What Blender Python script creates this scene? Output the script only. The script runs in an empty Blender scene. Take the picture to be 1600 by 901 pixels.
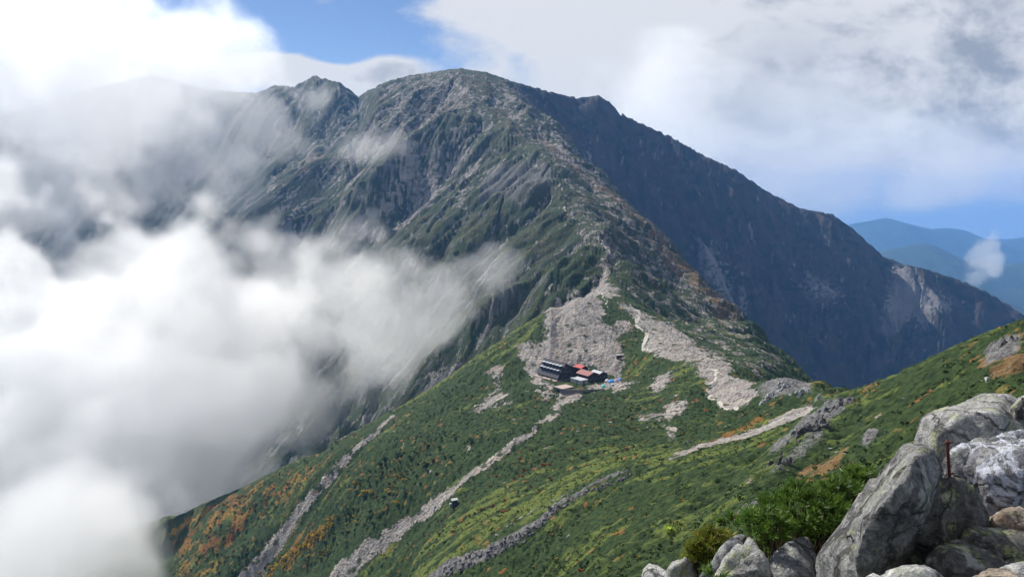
import bpy, bmesh, math, random
import numpy as np
from mathutils import Vector, Matrix, noise as mnoise
random.seed(7); rng = np.random.default_rng(11)
R = math.radians
C = bpy.context.scene
COL = C.collection

# ------------------------------------------------------------------ camera, sky, sun, exposure
F = 1250.0 / 1600.0
PITCH = math.atan(150.5 / 1250.0)
cd = bpy.data.cameras.new('camera'); cam = bpy.data.objects.new('camera', cd); COL.objects.link(cam)
cd.sensor_width = 36.0; cd.lens = 36.0 * F; cd.clip_start = 0.1; cd.clip_end = 90000.0
cam.rotation_euler = (R(90) - PITCH, 0, 0); cam.location = (0, 0, 0)
C.camera = cam
SUN_AZ, SUN_EL = -37.0, 41.0          # degrees: azimuth left of the view direction, elevation
sl = bpy.data.lights.new('sun', 'SUN'); sl.energy = 4.8; sl.angle = R(0.5); sl.color = (1.0, 0.955, 0.88)
so = bpy.data.objects.new('sun', sl); COL.objects.link(so)
sdir = Vector((math.sin(R(SUN_AZ)) * math.cos(R(SUN_EL)), math.cos(R(SUN_AZ)) * math.cos(R(SUN_EL)), math.sin(R(SUN_EL))))
so.rotation_euler = sdir.to_track_quat('Z', 'Y').to_euler()
so.location = sdir * 500
C.view_settings.view_transform = 'Standard'; C.view_settings.look = 'None'
C.view_settings.exposure = 0.44; C.view_settings.gamma = 1.0
C.render.engine = 'CYCLES'
cy = C.cycles
cy.use_denoising = True; cy.denoising_input_passes = 'RGB'; cy.max_bounces = 16; cy.diffuse_bounces = 2; cy.glossy_bounces = 1
cy.transmission_bounces = 2; cy.volume_bounces = 14; cy.transparent_max_bounces = 8
cy.use_adaptive_sampling = True; cy.adaptive_threshold = 0.012
cy.volume_step_rate = 1.0; cy.volume_max_steps = 256
cy.sample_clamp_indirect = 4.0


class NT:
    """small helper for writing node trees"""
    def __init__(s, tree): s.t = tree; s.n = tree.nodes; s.l = tree.links
    def new(s, typ, **kw):
        n = s.n.new(typ)
        for k, v in kw.items(): setattr(n, k, v)
        return n
    def put(s, sock, v):
        if v is None: return
        if isinstance(v, bpy.types.NodeSocket): s.l.new(v, sock)
        else:
            if hasattr(sock, 'default_value'):
                try: sock.default_value = v
                except Exception:
                    sock.default_value = (*v, 1.0) if len(v) == 3 else v
    def math(s, op, a, b=None, c=None, clamp=False):
        n = s.new('ShaderNodeMath', operation=op); n.use_clamp = clamp
        for i, v in enumerate((a, b, c)): s.put(n.inputs[i], v)
        return n.outputs[0]
    def vmath(s, op, a, b=None, scale=None):
        n = s.new('ShaderNodeVectorMath', operation=op)
        s.put(n.inputs[0], a)
        if b is not None: s.put(n.inputs[1], b)
        if scale is not None: s.put(n.inputs['Scale'], scale)
        return n.outputs['Value'] if op in ('DOT_PRODUCT', 'LENGTH', 'DISTANCE') else n.outputs[0]
    def noise(s, vec, scale, detail=4, rough=0.55, dist=0.0, lac=2.0):
        n = s.new('ShaderNodeTexNoise')
        s.put(n.inputs['Vector'], vec); s.put(n.inputs['Scale'], scale); s.put(n.inputs['Detail'], detail)
        s.put(n.inputs['Roughness'], rough); s.put(n.inputs['Distortion'], dist); s.put(n.inputs['Lacunarity'], lac)
        return n.outputs[0]
    def vor(s, vec, scale, feature='F1', out='Distance', rnd=1.0):
        n = s.new('ShaderNodeTexVoronoi', feature=feature)
        s.put(n.inputs['Vector'], vec); s.put(n.inputs['Scale'], scale); s.put(n.inputs['Randomness'], rnd)
        return n.outputs[out]
    def ramp(s, v, a, b, lo=0.0, hi=1.0, smooth=True):
        n = s.new('ShaderNodeMapRange'); n.interpolation_type = 'SMOOTHSTEP' if smooth else 'LINEAR'; n.clamp = True
        for i, x in enumerate((v, a, b, lo, hi)): s.put(n.inputs[i], x)
        return n.outputs[0]
    def mix(s, f, a, b, mode='MIX'):
        n = s.new('ShaderNodeMix', data_type='RGBA', blend_type=mode)
        s.put(n.inputs[0], f); s.put(n.inputs[6], a); s.put(n.inputs[7], b)
        return n.outputs[2]
    def xyz(s, v):
        n = s.new('ShaderNodeSeparateXYZ'); s.put(n.inputs[0], v); return n.outputs
    def comb(s, x, y, z):
        n = s.new('ShaderNodeCombineXYZ')
        for i, v in enumerate((x, y, z)): s.put(n.inputs[i], v)
        return n.outputs[0]


def ray(px, py):
    """direction of a photograph pixel (1600 x 901) scaled so that y = 1"""
    u = (px - 800.0) / 1250.0; v = (450.5 - py) / 1250.0
    d = Vector((u, math.cos(PITCH) + v * math.sin(PITCH), -math.sin(PITCH) + v * math.cos(PITCH)))
    return d / d.y
def P(px, py, Y): return ray(px, py) * Y


# world: physical sky with cloud cover in it
w = bpy.data.worlds.new('World'); C.world = w; w.use_nodes = True
nt = NT(w.node_tree); nt.n.clear()
sky = nt.new('ShaderNodeTexSky', sky_type='NISHITA'); sky.sun_disc = False
sky.sun_elevation = R(SUN_EL); sky.sun_rotation = R(SUN_AZ); sky.altitude = 2900; sky.air_density = 1.0
sky.dust_density = 0.6; sky.ozone_density = 1.5
tc = nt.new('ShaderNodeTexCoord')
dirv = nt.vmath('NORMALIZE', tc.outputs['Generated'])
sx, sy_, sz = nt.xyz(dirv)
den = nt.math('MAXIMUM', nt.math('ABSOLUTE', sy_), 0.15)
U = nt.math('DIVIDE', sx, den); V = nt.math('DIVIDE', sz, den)       # tangents of bearing and height
# clouds seen from the side: noise on the direction, squashed towards the horizon
cv = nt.comb(nt.math('MULTIPLY', U, 1.0), nt.math('MULTIPLY', V, 1.55), nt.math('MULTIPLY', sy_, 0.4))
warp = nt.noise(cv, 3.0, 3, 0.5)
cv2 = nt.vmath('ADD', cv, nt.vmath('SCALE', nt.comb(warp, warp, warp), None, 0.12))
n1 = nt.noise(cv2, 5.5, 9, 0.58)
n2 = nt.noise(nt.vmath('ADD', cv2, (3.1, 1.7, 0.4)), 2.6, 6, 0.5)
n3 = nt.noise(nt.vmath('ADD', cv2, (8.1, 2.7, 3.4)), 9.0, 9, 0.62)
def blob(px, py, rx, ry, amp, rot=0.0):
    d = ray(px, py)
    c, s_ = math.cos(rot), math.sin(rot)
    a = nt.math('SUBTRACT', U, d.x); b = nt.math('SUBTRACT', V, d.z)
    a2 = nt.math('ADD', nt.math('MULTIPLY', a, c / (rx / 1250)), nt.math('MULTIPLY', b, s_ / (rx / 1250)))
    b2 = nt.math('ADD', nt.math('MULTIPLY', a, -s_ / (ry / 1250)), nt.math('MULTIPLY', b, c / (ry / 1250)))
    r2 = nt.math('ADD', nt.math('MULTIPLY', a2, a2), nt.math('MULTIPLY', b2, b2))
    return nt.math('MULTIPLY', nt.math('EXPONENT', nt.math('MULTIPLY', r2, -1.0)), amp)
cover = nt.math('ADD', 0.14, nt.math('MULTIPLY', nt.math('SUBTRACT', n1, 0.5), 1.35))
for args in ((400, 40, 190, 75, -0.60, -0.15), (600, 70, 110, 50, -0.30), (440, 108, 62, 24, 1.0), (520, 122, 50, 18, .9), (600, 112, 45, 22, .9), (240, 25, 80, 55, -0.5),
             (820, 60, 170, 90, 0.12), (820, 95, 50, 25, -0.22), (1080, 60, 300, 120, 0.25), (1330, 190, 330, 150, 0.35), (1540, 30, 160, 70, 0.2),
             (1600, 335, 150, 20, -0.40), (290, 85, 70, 30, 0.6, -0.3), (60, 100, 160, 160, 0.3)):
    cover = nt.math('ADD', cover, blob(*args))
alpha = nt.ramp(cover, -0.06, 0.24)
thick = nt.ramp(nt.math('ADD', nt.math('MULTIPLY', cover, 0.5), nt.math('ADD', nt.math('MULTIPLY', nt.math('SUBTRACT', n2, 0.5), 2.2), nt.math('MULTIPLY', nt.math('SUBTRACT', n3, 0.5), 2.6))), 0.0, 0.85)
for args in ((1190, 130, 150, 70, 0.55, 0.2), (1500, 160, 130, 60, 0.08), (1420, 290, 200, 35, 0.22)):
    thick = nt.math('ADD', thick, blob(*args))
for args in ((870, 110, 110, 60, -0.5), (1110, 250, 170, 60, -0.4, -0.6), (480, 110, 120, 40, -1.0), (1270, 280, 90, 60, -0.35), (1000, 30, 120, 50, -0.3)):
    thick = nt.math('ADD', thick, blob(*args))
thick = nt.math('ADD', thick, 0.0, clamp=True)
ccol = nt.mix(thick, (0.57, 0.585, 0.61, 1), (0.25, 0.28, 0.335, 1))
skycol = nt.mix(1.0, sky.outputs[0], (0.062, 0.066, 0.074, 1), 'MULTIPLY')
low = nt.ramp(V, 0.012, -0.03)
fin = nt.mix(alpha, skycol, ccol)
fin = nt.mix(low, fin, (0.30, 0.40, 0.52, 1))
bg = nt.new('ShaderNodeBackground'); nt.put(bg.inputs[0], fin); bg.inputs[1].default_value = 1.0
wo = nt.new('ShaderNodeOutputWorld'); nt.l.new(bg.outputs[0], wo.inputs[0])
w.cycles.sampling_method = 'MANUAL'; w.cycles.sample_map_resolution = 512

# ------------------------------------------------------------------ tagging helpers
def tag(o, label=None, cat=None, group=None, kind=None):
    if label: o['label'] = label
    if cat: o['category'] = cat
    if group: o['group'] = group
    if kind: o['kind'] = kind
    return o
def link_mesh(name, verts, faces, mat=None, parent=None, smooth=True):
    me = bpy.data.meshes.new(name); me.from_pydata([tuple(v) for v in verts], [], faces); me.update()
    if smooth: me.polygons.foreach_set('use_smooth', [True] * len(me.polygons))
    if mat:
        for m in (mat if isinstance(mat, (list, tuple)) else [mat]): me.materials.append(m)
    o = bpy.data.objects.new(name, me); COL.objects.link(o)
    if parent: o.parent = parent
    return o
def grid_mesh(name, X, Y, Z, mat, attrs=None):
    nr, nc = X.shape
    co = np.stack([X, Y, Z], -1).reshape(-1, 3).astype(np.float32)
    idx = np.arange(nr * nc, dtype=np.int32).reshape(nr, nc)
    q = np.stack([idx[:-1, :-1], idx[:-1, 1:], idx[1:, 1:], idx[1:, :-1]], -1).reshape(-1, 4)
    me = bpy.data.meshes.new(name)
    me.vertices.add(len(co)); me.vertices.foreach_set('co', co.ravel())
    me.loops.add(q.size); me.loops.foreach_set('vertex_index', q.ravel())
    me.polygons.add(len(q)); me.polygons.foreach_set('loop_start', np.arange(0, q.size, 4, dtype=np.int32))
    me.polygons.foreach_set('use_smooth', np.ones(len(q), dtype=bool))
    me.update(calc_edges=True)
    for k, a in (attrs or {}).items():
        at = me.attributes.new(k, 'FLOAT_COLOR', 'POINT')
        at.data.foreach_set('color', a.reshape(-1, 4).astype(np.float32).ravel())
    me.materials.append(mat)
    o = bpy.data.objects.new(name, me); COL.objects.link(o)
    return o

# ------------------------------------------------------------------ terrain noise
_perm = rng.random((256, 256)).astype(np.float32)
_ga = rng.random((256, 256)).astype(np.float32) * (2 * np.pi)
_gx = np.cos(_ga); _gy = np.sin(_ga)
def perlin(x, y):
    xi = np.floor(x); yi = np.floor(y)
    fx = (x - xi).astype(np.float32); fy = (y - yi).astype(np.float32)
    xi = xi.astype(np.int32) & 255; yi = yi.astype(np.int32) & 255
    x1 = (xi + 1) & 255; y1 = (yi + 1) & 255
    u = fx * fx * fx * (fx * (fx * 6 - 15) + 10); v = fy * fy * fy * (fy * (fy * 6 - 15) + 10)
    def g(a, b, dx, dy): return _gx[a, b] * dx + _gy[a, b] * dy
    n00 = g(xi, yi, fx, fy); n10 = g(x1, yi, fx - 1, fy); n01 = g(xi, y1, fx, fy - 1); n11 = g(x1, y1, fx - 1, fy - 1)
    a = n00 + u * (n10 - n00); b = n01 + u * (n11 - n01)
    return (a + v * (b - a)) * 1.41
def fbm(x, y, oct=4, gain=0.5):
    s = 0; a = 1.0; t = 0
    for i in range(oct):
        s = s + a * perlin(x * 2 ** i + 17.3 * i, y * 2 ** i + 9.1 * i); t += a; a *= gain
    return s / t
def ridged(x, y, oct=4, gain=0.5):
    s = 0; a = 1.0; t = 0
    for i in range(oct):
        s = s + a * (1 - 2 * np.abs(perlin(x * 2 ** i + 31.3 * i, y * 2 ** i + 5.1 * i))); t += a; a *= gain
    return s / t
def gully(x, y, sx, sy):
    """furrows that run down the slope; sx, sy = unit vector across the slope"""
    xi = np.floor(x); yi = np.floor(y); fx = (x - xi).astype(np.float32); fy = (y - yi).astype(np.float32)
    xi = xi.astype(np.int32); yi = yi.astype(np.int32)
    va = np.zeros_like(fx); wt = np.zeros_like(fx)
    for i in (-1, 0, 1):
        for j in (-1, 0, 1):
            a = (xi + i) & 255; b = (yi + j) & 255
            px = fx - i - _perm[a, b]; py = fy - j - _perm[b, a]
            wgt = np.exp(-2.2 * (px * px + py * py))
            va += np.cos((px * sx + py * sy) * (2 * np.pi)) * wgt; wt += wgt
    return va / wt
def smooth(a, b, x):
    t = np.clip((x - a) / (b - a), 0, 1); return t * t * (3 - 2 * t)

# ------------------------------------------------------------------ terrain control points: (px, py, metres ahead, ruggedness)
CP = []
def cps(r, s):
    for t in s.split():
        a, b, c = t.split(','); p = P(float(a), float(b), float(c)); CP.append((p.x, p.y, p.z, r))
# crest that comes down past the hut and climbs to the summit
cps(.25, '1600,500,200 1530,525,215 1450,562,235 1400,585,260 1350,604,290')
cps(.45, '1300,620,330 1240,612,370 1210,606,385 1170,614,410 1130,600,460 1090,572,520')
cps(.15, '1030,542,590 1000,510,650 975,472,730 945,452,790')
cps(.6, '950,420,880 960,398,950 940,365,1080 900,340,1200 880,300,1350 860,275,1460 830,240,1620 790,205,1800 765,180,1930')
cps(.35, '742,152,2060 738,125,2160 720,109,2250 690,113,2250 760,117,2290')
# right flank skyline against the dark mountain, and between
cps(.7, '820,142,2150 860,180,2000 900,230,1850 950,280,1680 1000,330,1500 1050,382,1350 1100,432,1180 1150,482,1020 1200,532,850 1250,577,700 1288,607,600')
cps(.6, '800,170,2000 850,220,1800 920,300,1450 1000,400,1100 1020,450,950 1060,440,1150 1100,500,850 1050,500,740 1150,560,600 1200,578,560')
cps(.6, '900,320,2300 1000,450,1950 1100,570,1700 1200,650,1450 1300,720,1150 1320,780,850 1600,600,330 1500,655,400 1400,690,480 1320,710,560 1600,900,700 1750,700,500 1700,560,260 1850,520,240 1900,700,400 1600,700,1100')
# dark mountain on the right
cps(.55, '800,128,2450 850,140,2580 900,153,2700 935,151,2760 970,180,2770 1050,217,2830 1100,247,2860 1150,270,2890 1200,302,2920 1250,326,2950 1300,336,2950 1330,357,2940 1380,402,2910 1410,413,2890 1450,421,2860 1500,439,2830 1540,456,2800 1600,493,2740 1700,560,2650 1850,640,2500')
cps(.7, '950,220,2700 1000,310,2600 1100,400,2500 1200,400,2670 1300,430,2700 1200,500,2450 1300,500,2570 1300,600,2330 1220,600,2250 1400,500,2640 1400,580,2420 1500,520,2600 1480,590,2400 1580,540,2600 1400,680,2150 1250,680,2050 1500,680,2100')
cps(.5, '900,260,3300 1100,400,3450 1300,490,3500 1500,570,3450 1600,620,3400 1750,700,3200 700,320,3400 1000,520,4300 1400,560,4400 1700,620,4300')
# back ridge at the left
cps(.6, '600,131,2480 560,150,2750 530,131,2850 490,120,2950 460,136,3000 430,134,3050 400,146,3100 330,141,3200 270,126,3300 230,116,3350 100,150,3400 0,180,3400 -200,200,3400')
cps(.6, '490,300,3800 270,330,4000 0,330,4100 -200,330,4100 560,210,2440 500,210,2600 420,240,2700 300,290,2800 100,310,2900 0,310,2900 -200,320,2900 200,420,2500 0,470,2400 -200,470,2400')
# left flank of the summit, spurs and gullies
cps(.6, '640,121,2300 600,160,2250 650,195,2060 700,160,2080 560,250,2050 500,300,2050 420,350,1950 650,330,1660 600,400,1500 780,280,1560 800,330,1380 720,400,1320 850,350,1230 860,400,1080 800,430,1090')
cps(.75, '740,200,1850 680,225,1850 620,250,1860 560,320,1800 480,400,1750 700,265,1780 640,320,1790')
cps(.75, '900,420,950 870,450,890 820,470,960 780,500,950 740,470,1100 650,480,1250 560,500,1350 450,480,1560 400,570,1480 500,600,1250 600,600,1080 680,560,990 550,680,1050 450,700,1150 300,620,1500 350,800,1100 200,900,1150 0,700,1700 0,900,1400 -200,900,1500')
# hidden gully behind the hut spur
cps(.4, '860,530,790 800,575,830 700,655,850 600,720,880 500,790,900 400,850,900 260,920,950')
# hut spur skyline
cps(.12, '900,466,705 860,482,680 820,509,665 800,521,660 750,553,655 700,590,655 650,620,660 600,650,670 550,676,680 500,702,690 440,731,700 380,760,710 320,786,720 262,814,730 240,860,720 230,905,700 150,1000,680')
cps(.1, '900,500,655 880,530,632 860,560,610 900,588,578 850,586,590 950,586,575 950,540,620 780,600,590 700,650,570 800,650,520 900,650,480 1000,600,530 1000,650,440 1100,620,450 1100,660,390 1180,650,350')
cps(.15, '600,700,570 700,720,490 800,720,420 900,720,370 1000,710,320 1100,700,290 1180,680,290 500,760,600 600,770,510 700,790,420 800,800,340 900,790,290 1000,780,240 1100,780,190 1200,720,200 1250,660,240 1300,640,270 1300,700,190 1400,640,200 1400,700,130 1500,600,150 1560,560,165 1600,560,140 1600,640,85')
cps(.15, '400,830,620 350,880,600 450,880,560 550,860,480 650,870,380 750,880,300 850,880,240 950,870,190 1050,850,150 1150,820,120 1250,790,100 1300,760,100 400,980,520 600,980,400 800,980,240 1000,980,120 1200,900,70 1300,850,60')
cps(.0, '1500,730,60 1600,700,45 1800,640,60 1800,560,120 1500,770,30')
for a in (-60, -45, -30, -15, 0, 8, 15, 20, 25, 30, 40, 50, 60):
    for r_, zl, zm, zr in ((1.3, -1.7, -1.7, -1.7), (3.2, -2.4, -2.2, -1.9), (6, -4.6, -3.9, -2.7), (9, -7.2, -5.9, -3.7), (16, -13.5, -10.5, -6.3), (28, -23, -17, -10), (45, -36, -26, -15)):
        if r_ == 45 and a > 10: continue
        z = zl if a < 10 else (zm if a < 22 else zr)
        CP.append((math.sin(R(a)) * r_, math.cos(R(a)) * r_, z, 0))
for x, y, z in ((-300, 150, -260), (-150, 60, -130), (-700, 500, -520), (-1200, 900, -600), (-600, 200, -450), (500, 250, -260), (900, 700, -480), (1400, 1200, -560), (-2500, 2500, -300), (-1800, 1400, -600), (2500, 2500, -500), (3200, 1800, -700), (-3400, 2600, -400)):
    CP.append((x, y, z, .4))
CP = np.array(CP)
cth = np.arctan2(CP[:, 0], CP[:, 1]); crr = np.hypot(CP[:, 0], CP[:, 1])
SL = 0.55                                   # log-distance counts less than bearing
def feat(th, r): return th * 1.0, np.log(r) * SL
cu, cvv = feat(cth, crr)
ce = np.stack([CP[:, 2] / crr, CP[:, 3]], 1)
def kern(du, dv): return np.sqrt(du * du + dv * dv + 0.012 ** 2)
K = kern(cu[:, None] - cu[None], cvv[:, None] - cvv[None]) - np.eye(len(cu)) * 2e-4
A = np.block([[K, np.ones((len(cu), 1))], [np.ones((1, len(cu))), np.zeros((1, 1))]])
W = np.linalg.solve(A, np.vstack([ce, [[0, 0]]]))
def interp_ctrl(th, r):
    u, v = feat(th, r); sh = u.shape; u = u.ravel(); v = v.ravel(); out = np.empty((u.size, 2))
    for s in range(0, u.size, 20000):
        k = kern(u[s:s + 20000, None] - cu[None], v[s:s + 20000, None] - cvv[None])
        out[s:s + 20000] = k @ W[:-1] + W[-1]
    return out[:, 0].reshape(sh), out[:, 1].reshape(sh)

Q = 1.0
# polar grid round the camera: fine where the ground is seen at a slant
TH = np.concatenate([np.linspace(R(-56), R(-35), 60)[:-1], np.linspace(R(-35), R(35), int(1150 * Q)), np.linspace(R(35), R(56), 60)[1:]])
RR = np.concatenate([np.geomspace(1.3, 60, int(120 * Q))[:-1], np.geomspace(60, 3450, int(1180 * Q)), np.geomspace(3450, 5200, 60)[1:]])
nth, nr = len(TH), len(RR)
cT = np.linspace(TH[0], TH[-1], 420); cR = np.geomspace(RR[0], RR[-1], 420)
e0, g0 = interp_ctrl(*np.meshgrid(cT, cR))
def upsample(G, th, r):
    a = (th - cT[0]) / (cT[-1] - cT[0]) * (len(cT) - 1); b = np.log(r / cR[0]) / math.log(cR[-1] / cR[0]) * (len(cR) - 1)
    ai = np.clip(np.floor(a).astype(int), 0, len(cT) - 2); bi = np.clip(np.floor(b).astype(int), 0, len(cR) - 2)
    fa = (a - ai)[None]; fb = (b - bi)[:, None]
    g00 = G[np.ix_(bi, ai)]; g01 = G[np.ix_(bi, ai + 1)]; g10 = G[np.ix_(bi + 1, ai)]; g11 = G[np.ix_(bi + 1, ai + 1)]
    return (g00 * (1 - fa) + g01 * fa) * (1 - fb) + (g10 * (1 - fa) + g11 * fa) * fb
E = upsample(e0, TH, RR); RUG = np.clip(upsample(g0, TH, RR), 0, 1).astype(np.float32)
RG = RR[:, None].astype(np.float32); TG = TH[None].astype(np.float32)
X = RG * np.sin(TG); Y = RG * np.cos(TG)
Z = (E * RR[:, None]).astype(np.float32)
def grads(Z):
    zr = np.gradient(Z, axis=0) / np.gradient(RR)[:, None]; zt = np.gradient(Z, axis=1) / np.gradient(TH)[None] / RG
    return (zr * np.sin(TG) + zt * np.cos(TG)).astype(np.float32), (zr * np.cos(TG) - zt * np.sin(TG)).astype(np.float32)
Z = Z.astype(np.float32)
# ------------------------------------------------------------------ pixel -> ground, height look-up
def hit(px, py, rmin=25.0):
    d = ray(px, py); th = math.atan2(d.x, d.y); e = d.z / math.hypot(d.x, d.y)
    j = (np.interp(th, TH, np.arange(nth))); j0 = int(min(j, nth - 2)); f = j - j0
    col = (Z[:, j0] * (1 - f) + Z[:, j0 + 1] * f) / RR
    ok = np.where((col >= e) & (RR > rmin))[0]
    if len(ok) == 0: return None
    i = ok[0]
    if i > 0:
        a, b = col[i - 1] - e, col[i] - e
        r = RR[i - 1] + (RR[i] - RR[i - 1]) * (-a / (b - a) if b != a else 0); r = min(max(r, RR[i - 1]), RR[i])
    else: r = RR[i]
    return Vector((math.sin(th) * r, math.cos(th) * r, e * r))
def zat(x, y):
    th = math.atan2(x, y); r = math.hypot(x, y)
    a = np.interp(th, TH, np.arange(nth)); b = np.interp(r, RR, np.arange(nr))
    i, j = int(min(b, nr - 2)), int(min(a, nth - 2)); fb, fa = b - i, a - j
    return float((Z[i, j] * (1 - fa) + Z[i, j + 1] * fa) * (1 - fb) + (Z[i + 1, j] * (1 - fa) + Z[i + 1, j + 1] * fa) * fb)
def pix(s):
    return [tuple(map(float, t.split(','))) for t in s.split()]
def world_pts(s, rmin=25.0):
    o = []
    for p in pix(s):
        h = hit(p[0], p[1], rmin)
        if h: o.append((h.x, h.y))
    return o
def dist_line(pts, x, y):
    """distance to a ground polyline and the fraction along it"""
    best = np.full(x.shape, 1e9, np.float32); tt = np.zeros(x.shape, np.float32); n = len(pts) - 1
    for k in range(n):
        (ax, ay), (bx, by) = pts[k], pts[k + 1]
        dx, dy = bx - ax, by - ay; L = dx * dx + dy * dy + 1e-6
        t = np.clip(((x - ax) * dx + (y - ay) * dy) / L, 0, 1)
        d = np.hypot(x - ax - t * dx, y - ay - t * dy)
        m = d < best; best[m] = d[m]; tt[m] = ((k + t) / n)[m]
    return best, tt
def window(pts, pad):
    """rows and columns of the grid that a ground figure can touch"""
    th = [math.atan2(*p) for p in pts]; r = [math.hypot(*p) for p in pts]
    pt = pad / max(min(r), 5)
    i0, i1 = np.searchsorted(RR, [max(min(r) - pad, RR[0]), max(r) + pad]); j0, j1 = np.searchsorted(TH, [min(th) - pt, max(th) + pt])
    return slice(max(i0 - 1, 0), i1 + 1), slice(max(j0 - 1, 0), j1 + 1)
def poly_mask(pts, x, y):
    ins = np.zeros(x.shape, bool); n = len(pts)
    for k in range(n):
        (ax, ay), (bx, by) = pts[k], pts[(k + 1) % n]
        if ay == by: continue
        c = ((ay > y) != (by > y)) & (x < (bx - ax) * (y - ay) / (by - ay) + ax)
        ins ^= c
    return ins
def ridge_line(s, w0, w1, h0, h1):
    pts = world_pts(s, 1500 if float(s.split(',')[0]) >= 1000 else 700); a, b = window(pts, max(w0, w1) * 3)
    d, t = dist_line(pts, X[a, b], Y[a, b]); ww = w0 + (w1 - w0) * t; hh = (h0 + (h1 - h0) * t) * smooth(0, .15, t)
    Z[a, b] += hh * np.exp(-d / ww)
SPURS = (('742,165 700,185 650,225 600,275 545,325 480,360 400,400', 45, 60, 8, 40), ('885,290 840,300 790,315 720,365 660,425 600,480', 40, 55, 8, 34), ('945,368 900,395 860,440 800,480 740,520', 35, 45, 6, 24),
         ('690,120 620,165 560,215 500,260 440,310', 45, 60, 6, 30), ('780,215 760,260 720,300 690,340 640,400', 25, 40, 6, 22), ('900,330 870,345 820,380 760,430 700,480', 24, 34, 4, 18),
         ('1000,190 1020,260 1060,340 1100,420', 60, 70, 10, 45), ('1150,270 1180,340 1200,420 1210,500', 60, 80, 10, 60), ('1300,336 1330,400 1340,470 1330,550', 60, 80, 10, 60), ('1450,421 1440,470 1420,530 1400,580', 50, 70, 8, 50), ('1400,412 1380,450 1360,500', 40, 50, -8, -30), ('1230,330 1255,400 1260,500', 50, 60, -8, -45), ('1090,245 1120,330 1150,420 1160,500', 50, 70, -8, -45), ('1540,456 1520,500 1490,560', 50, 60, 8, 40),
         ('760,180 720,225 670,280 625,340 590,390', 30, 45, -5, -18), ('870,315 830,330 760,380 700,440 640,500', 22, 36, -4, -24), ('950,405 900,440 850,480 790,520', 20, 30, -3, -18), ('640,130 580,190 520,240 470,300', 35, 50, -5, -16))
for args in SPURS: ridge_line(*args)
gx, gy = grads(Z)
gl = np.sqrt(gx * gx + gy * gy) + 1e-4
SX, SY = -gy / gl, gx / gl                       # across the slope
steep = smooth(0.12, 0.5, gl)
far = smooth(250, 900, RG)
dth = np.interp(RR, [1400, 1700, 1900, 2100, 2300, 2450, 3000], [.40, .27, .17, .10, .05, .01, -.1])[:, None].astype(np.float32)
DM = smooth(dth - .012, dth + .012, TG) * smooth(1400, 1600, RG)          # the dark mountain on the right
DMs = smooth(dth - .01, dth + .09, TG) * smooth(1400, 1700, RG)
# big furrows first, then finer ones
ero = 0; erosum = np.zeros_like(Z)
rot = fbm(X / 300, Y / 300, 2) * 0.7
sxr = SX * np.cos(rot) - SY * np.sin(rot); syr = SX * np.sin(rot) + SY * np.cos(rot)
wx = X + 12 * fbm(X / 60, Y / 60, 2); wy = Y + 12 * fbm(X / 60 + 50, Y / 60, 2)
for i, (wl, amp) in enumerate(((260, 24), (130, 16), (62, 9), (30, 4.8), (15, 2.2), (7.5, 1.0))):
    gg = gully(wx / wl + 7 * i, wy / wl + 3 * i, sxr, syr)
    k = RUG * (0.25 + 0.75 * far) if wl > 50 else (0.10 + 0.9 * RUG) * (0.55 + 0.45 * far)
    if wl <= 30: k = k * smooth(12, 80, RG)
    Z = Z + (gg - (.25 if wl > 50 else 0)) * amp * k * steep * smooth(20, 120, RG) * (1 + DMs * 1.5)
    erosum = erosum + gg * (0.5 if wl > 50 else 0.35)
crag = ridged(X / 45, Y / 45, 5, 0.55)
Z = Z + crag * 8.0 * np.clip(RUG - .15, 0, 1) * smooth(40, 250, RG)
fine = fbm(X / 9, Y / 9, 3)
Z = Z + fine * 0.6 * smooth(15, 80, RG)
Z = Z.astype(np.float32)

# bring the broken-up crests back to their surveyed height (slow correction, the jaggedness stays)
def settle(s, rlo, rhi, it=2, ws=13):
    global Z
    pts = pix(s); th = []; el = []
    for px, py in pts:
        d = ray(px, py); h = math.hypot(d.x, d.y); th.append(math.atan2(d.x, d.y)); el.append(d.z / h)
    rows = np.where((RR > rlo) & (RR < rhi))[0]
    for _ in range(it):
        e = Z[rows] / RR[rows][:, None]; am = e.argmax(0); rc = RR[rows][am]; mx = e.max(0)
        w_ = ws; k = np.ones(w_) / w_; mxs = np.convolve(np.pad(mx, w_ // 2, mode='edge'), k, 'valid'); w_ = 61; k = np.ones(w_) / w_; rcs = np.convolve(np.pad(rc, w_ // 2, mode='edge'), k, 'valid')
        dl = np.interp(TH, th, np.array(el)) - mxs
        dl = dl * smooth(th[0] - .03, th[0] + .005, TH) * (1 - smooth(th[-1] - .005, th[-1] + .03, TH))
        wr = smooth(.72, .93, RR[:, None] / rcs[None]) * (1 - smooth(1.25, 1.6, RR[:, None] / rcs[None]))
        Z = (Z + wr * dl[None] * RR[:, None]).astype(np.float32)
i_, j_ = np.where(RR > 2350)[0], np.where((TG[0] > .075) & (TG[0] < .135))[0]
sub = Z[i_[0]:i_[-1] + 1, j_[0]:j_[-1] + 1].copy(); sm = sub.copy()
for _ in range(120):
    sm[1:-1] = (sm[:-2] + 2 * sm[1:-1] + sm[2:]) / 4; sm[:, 1:-1] = (sm[:, :-2] + 2 * sm[:, 1:-1] + sm[:, 2:]) / 4
wt_ = np.sin(np.linspace(0, np.pi, sub.shape[1])).astype(np.float32)[None] ** .5
Z[i_[0]:i_[-1] + 1, j_[0]:j_[-1] + 1] = sub + (sm - sub) * wt_ * .85
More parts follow.
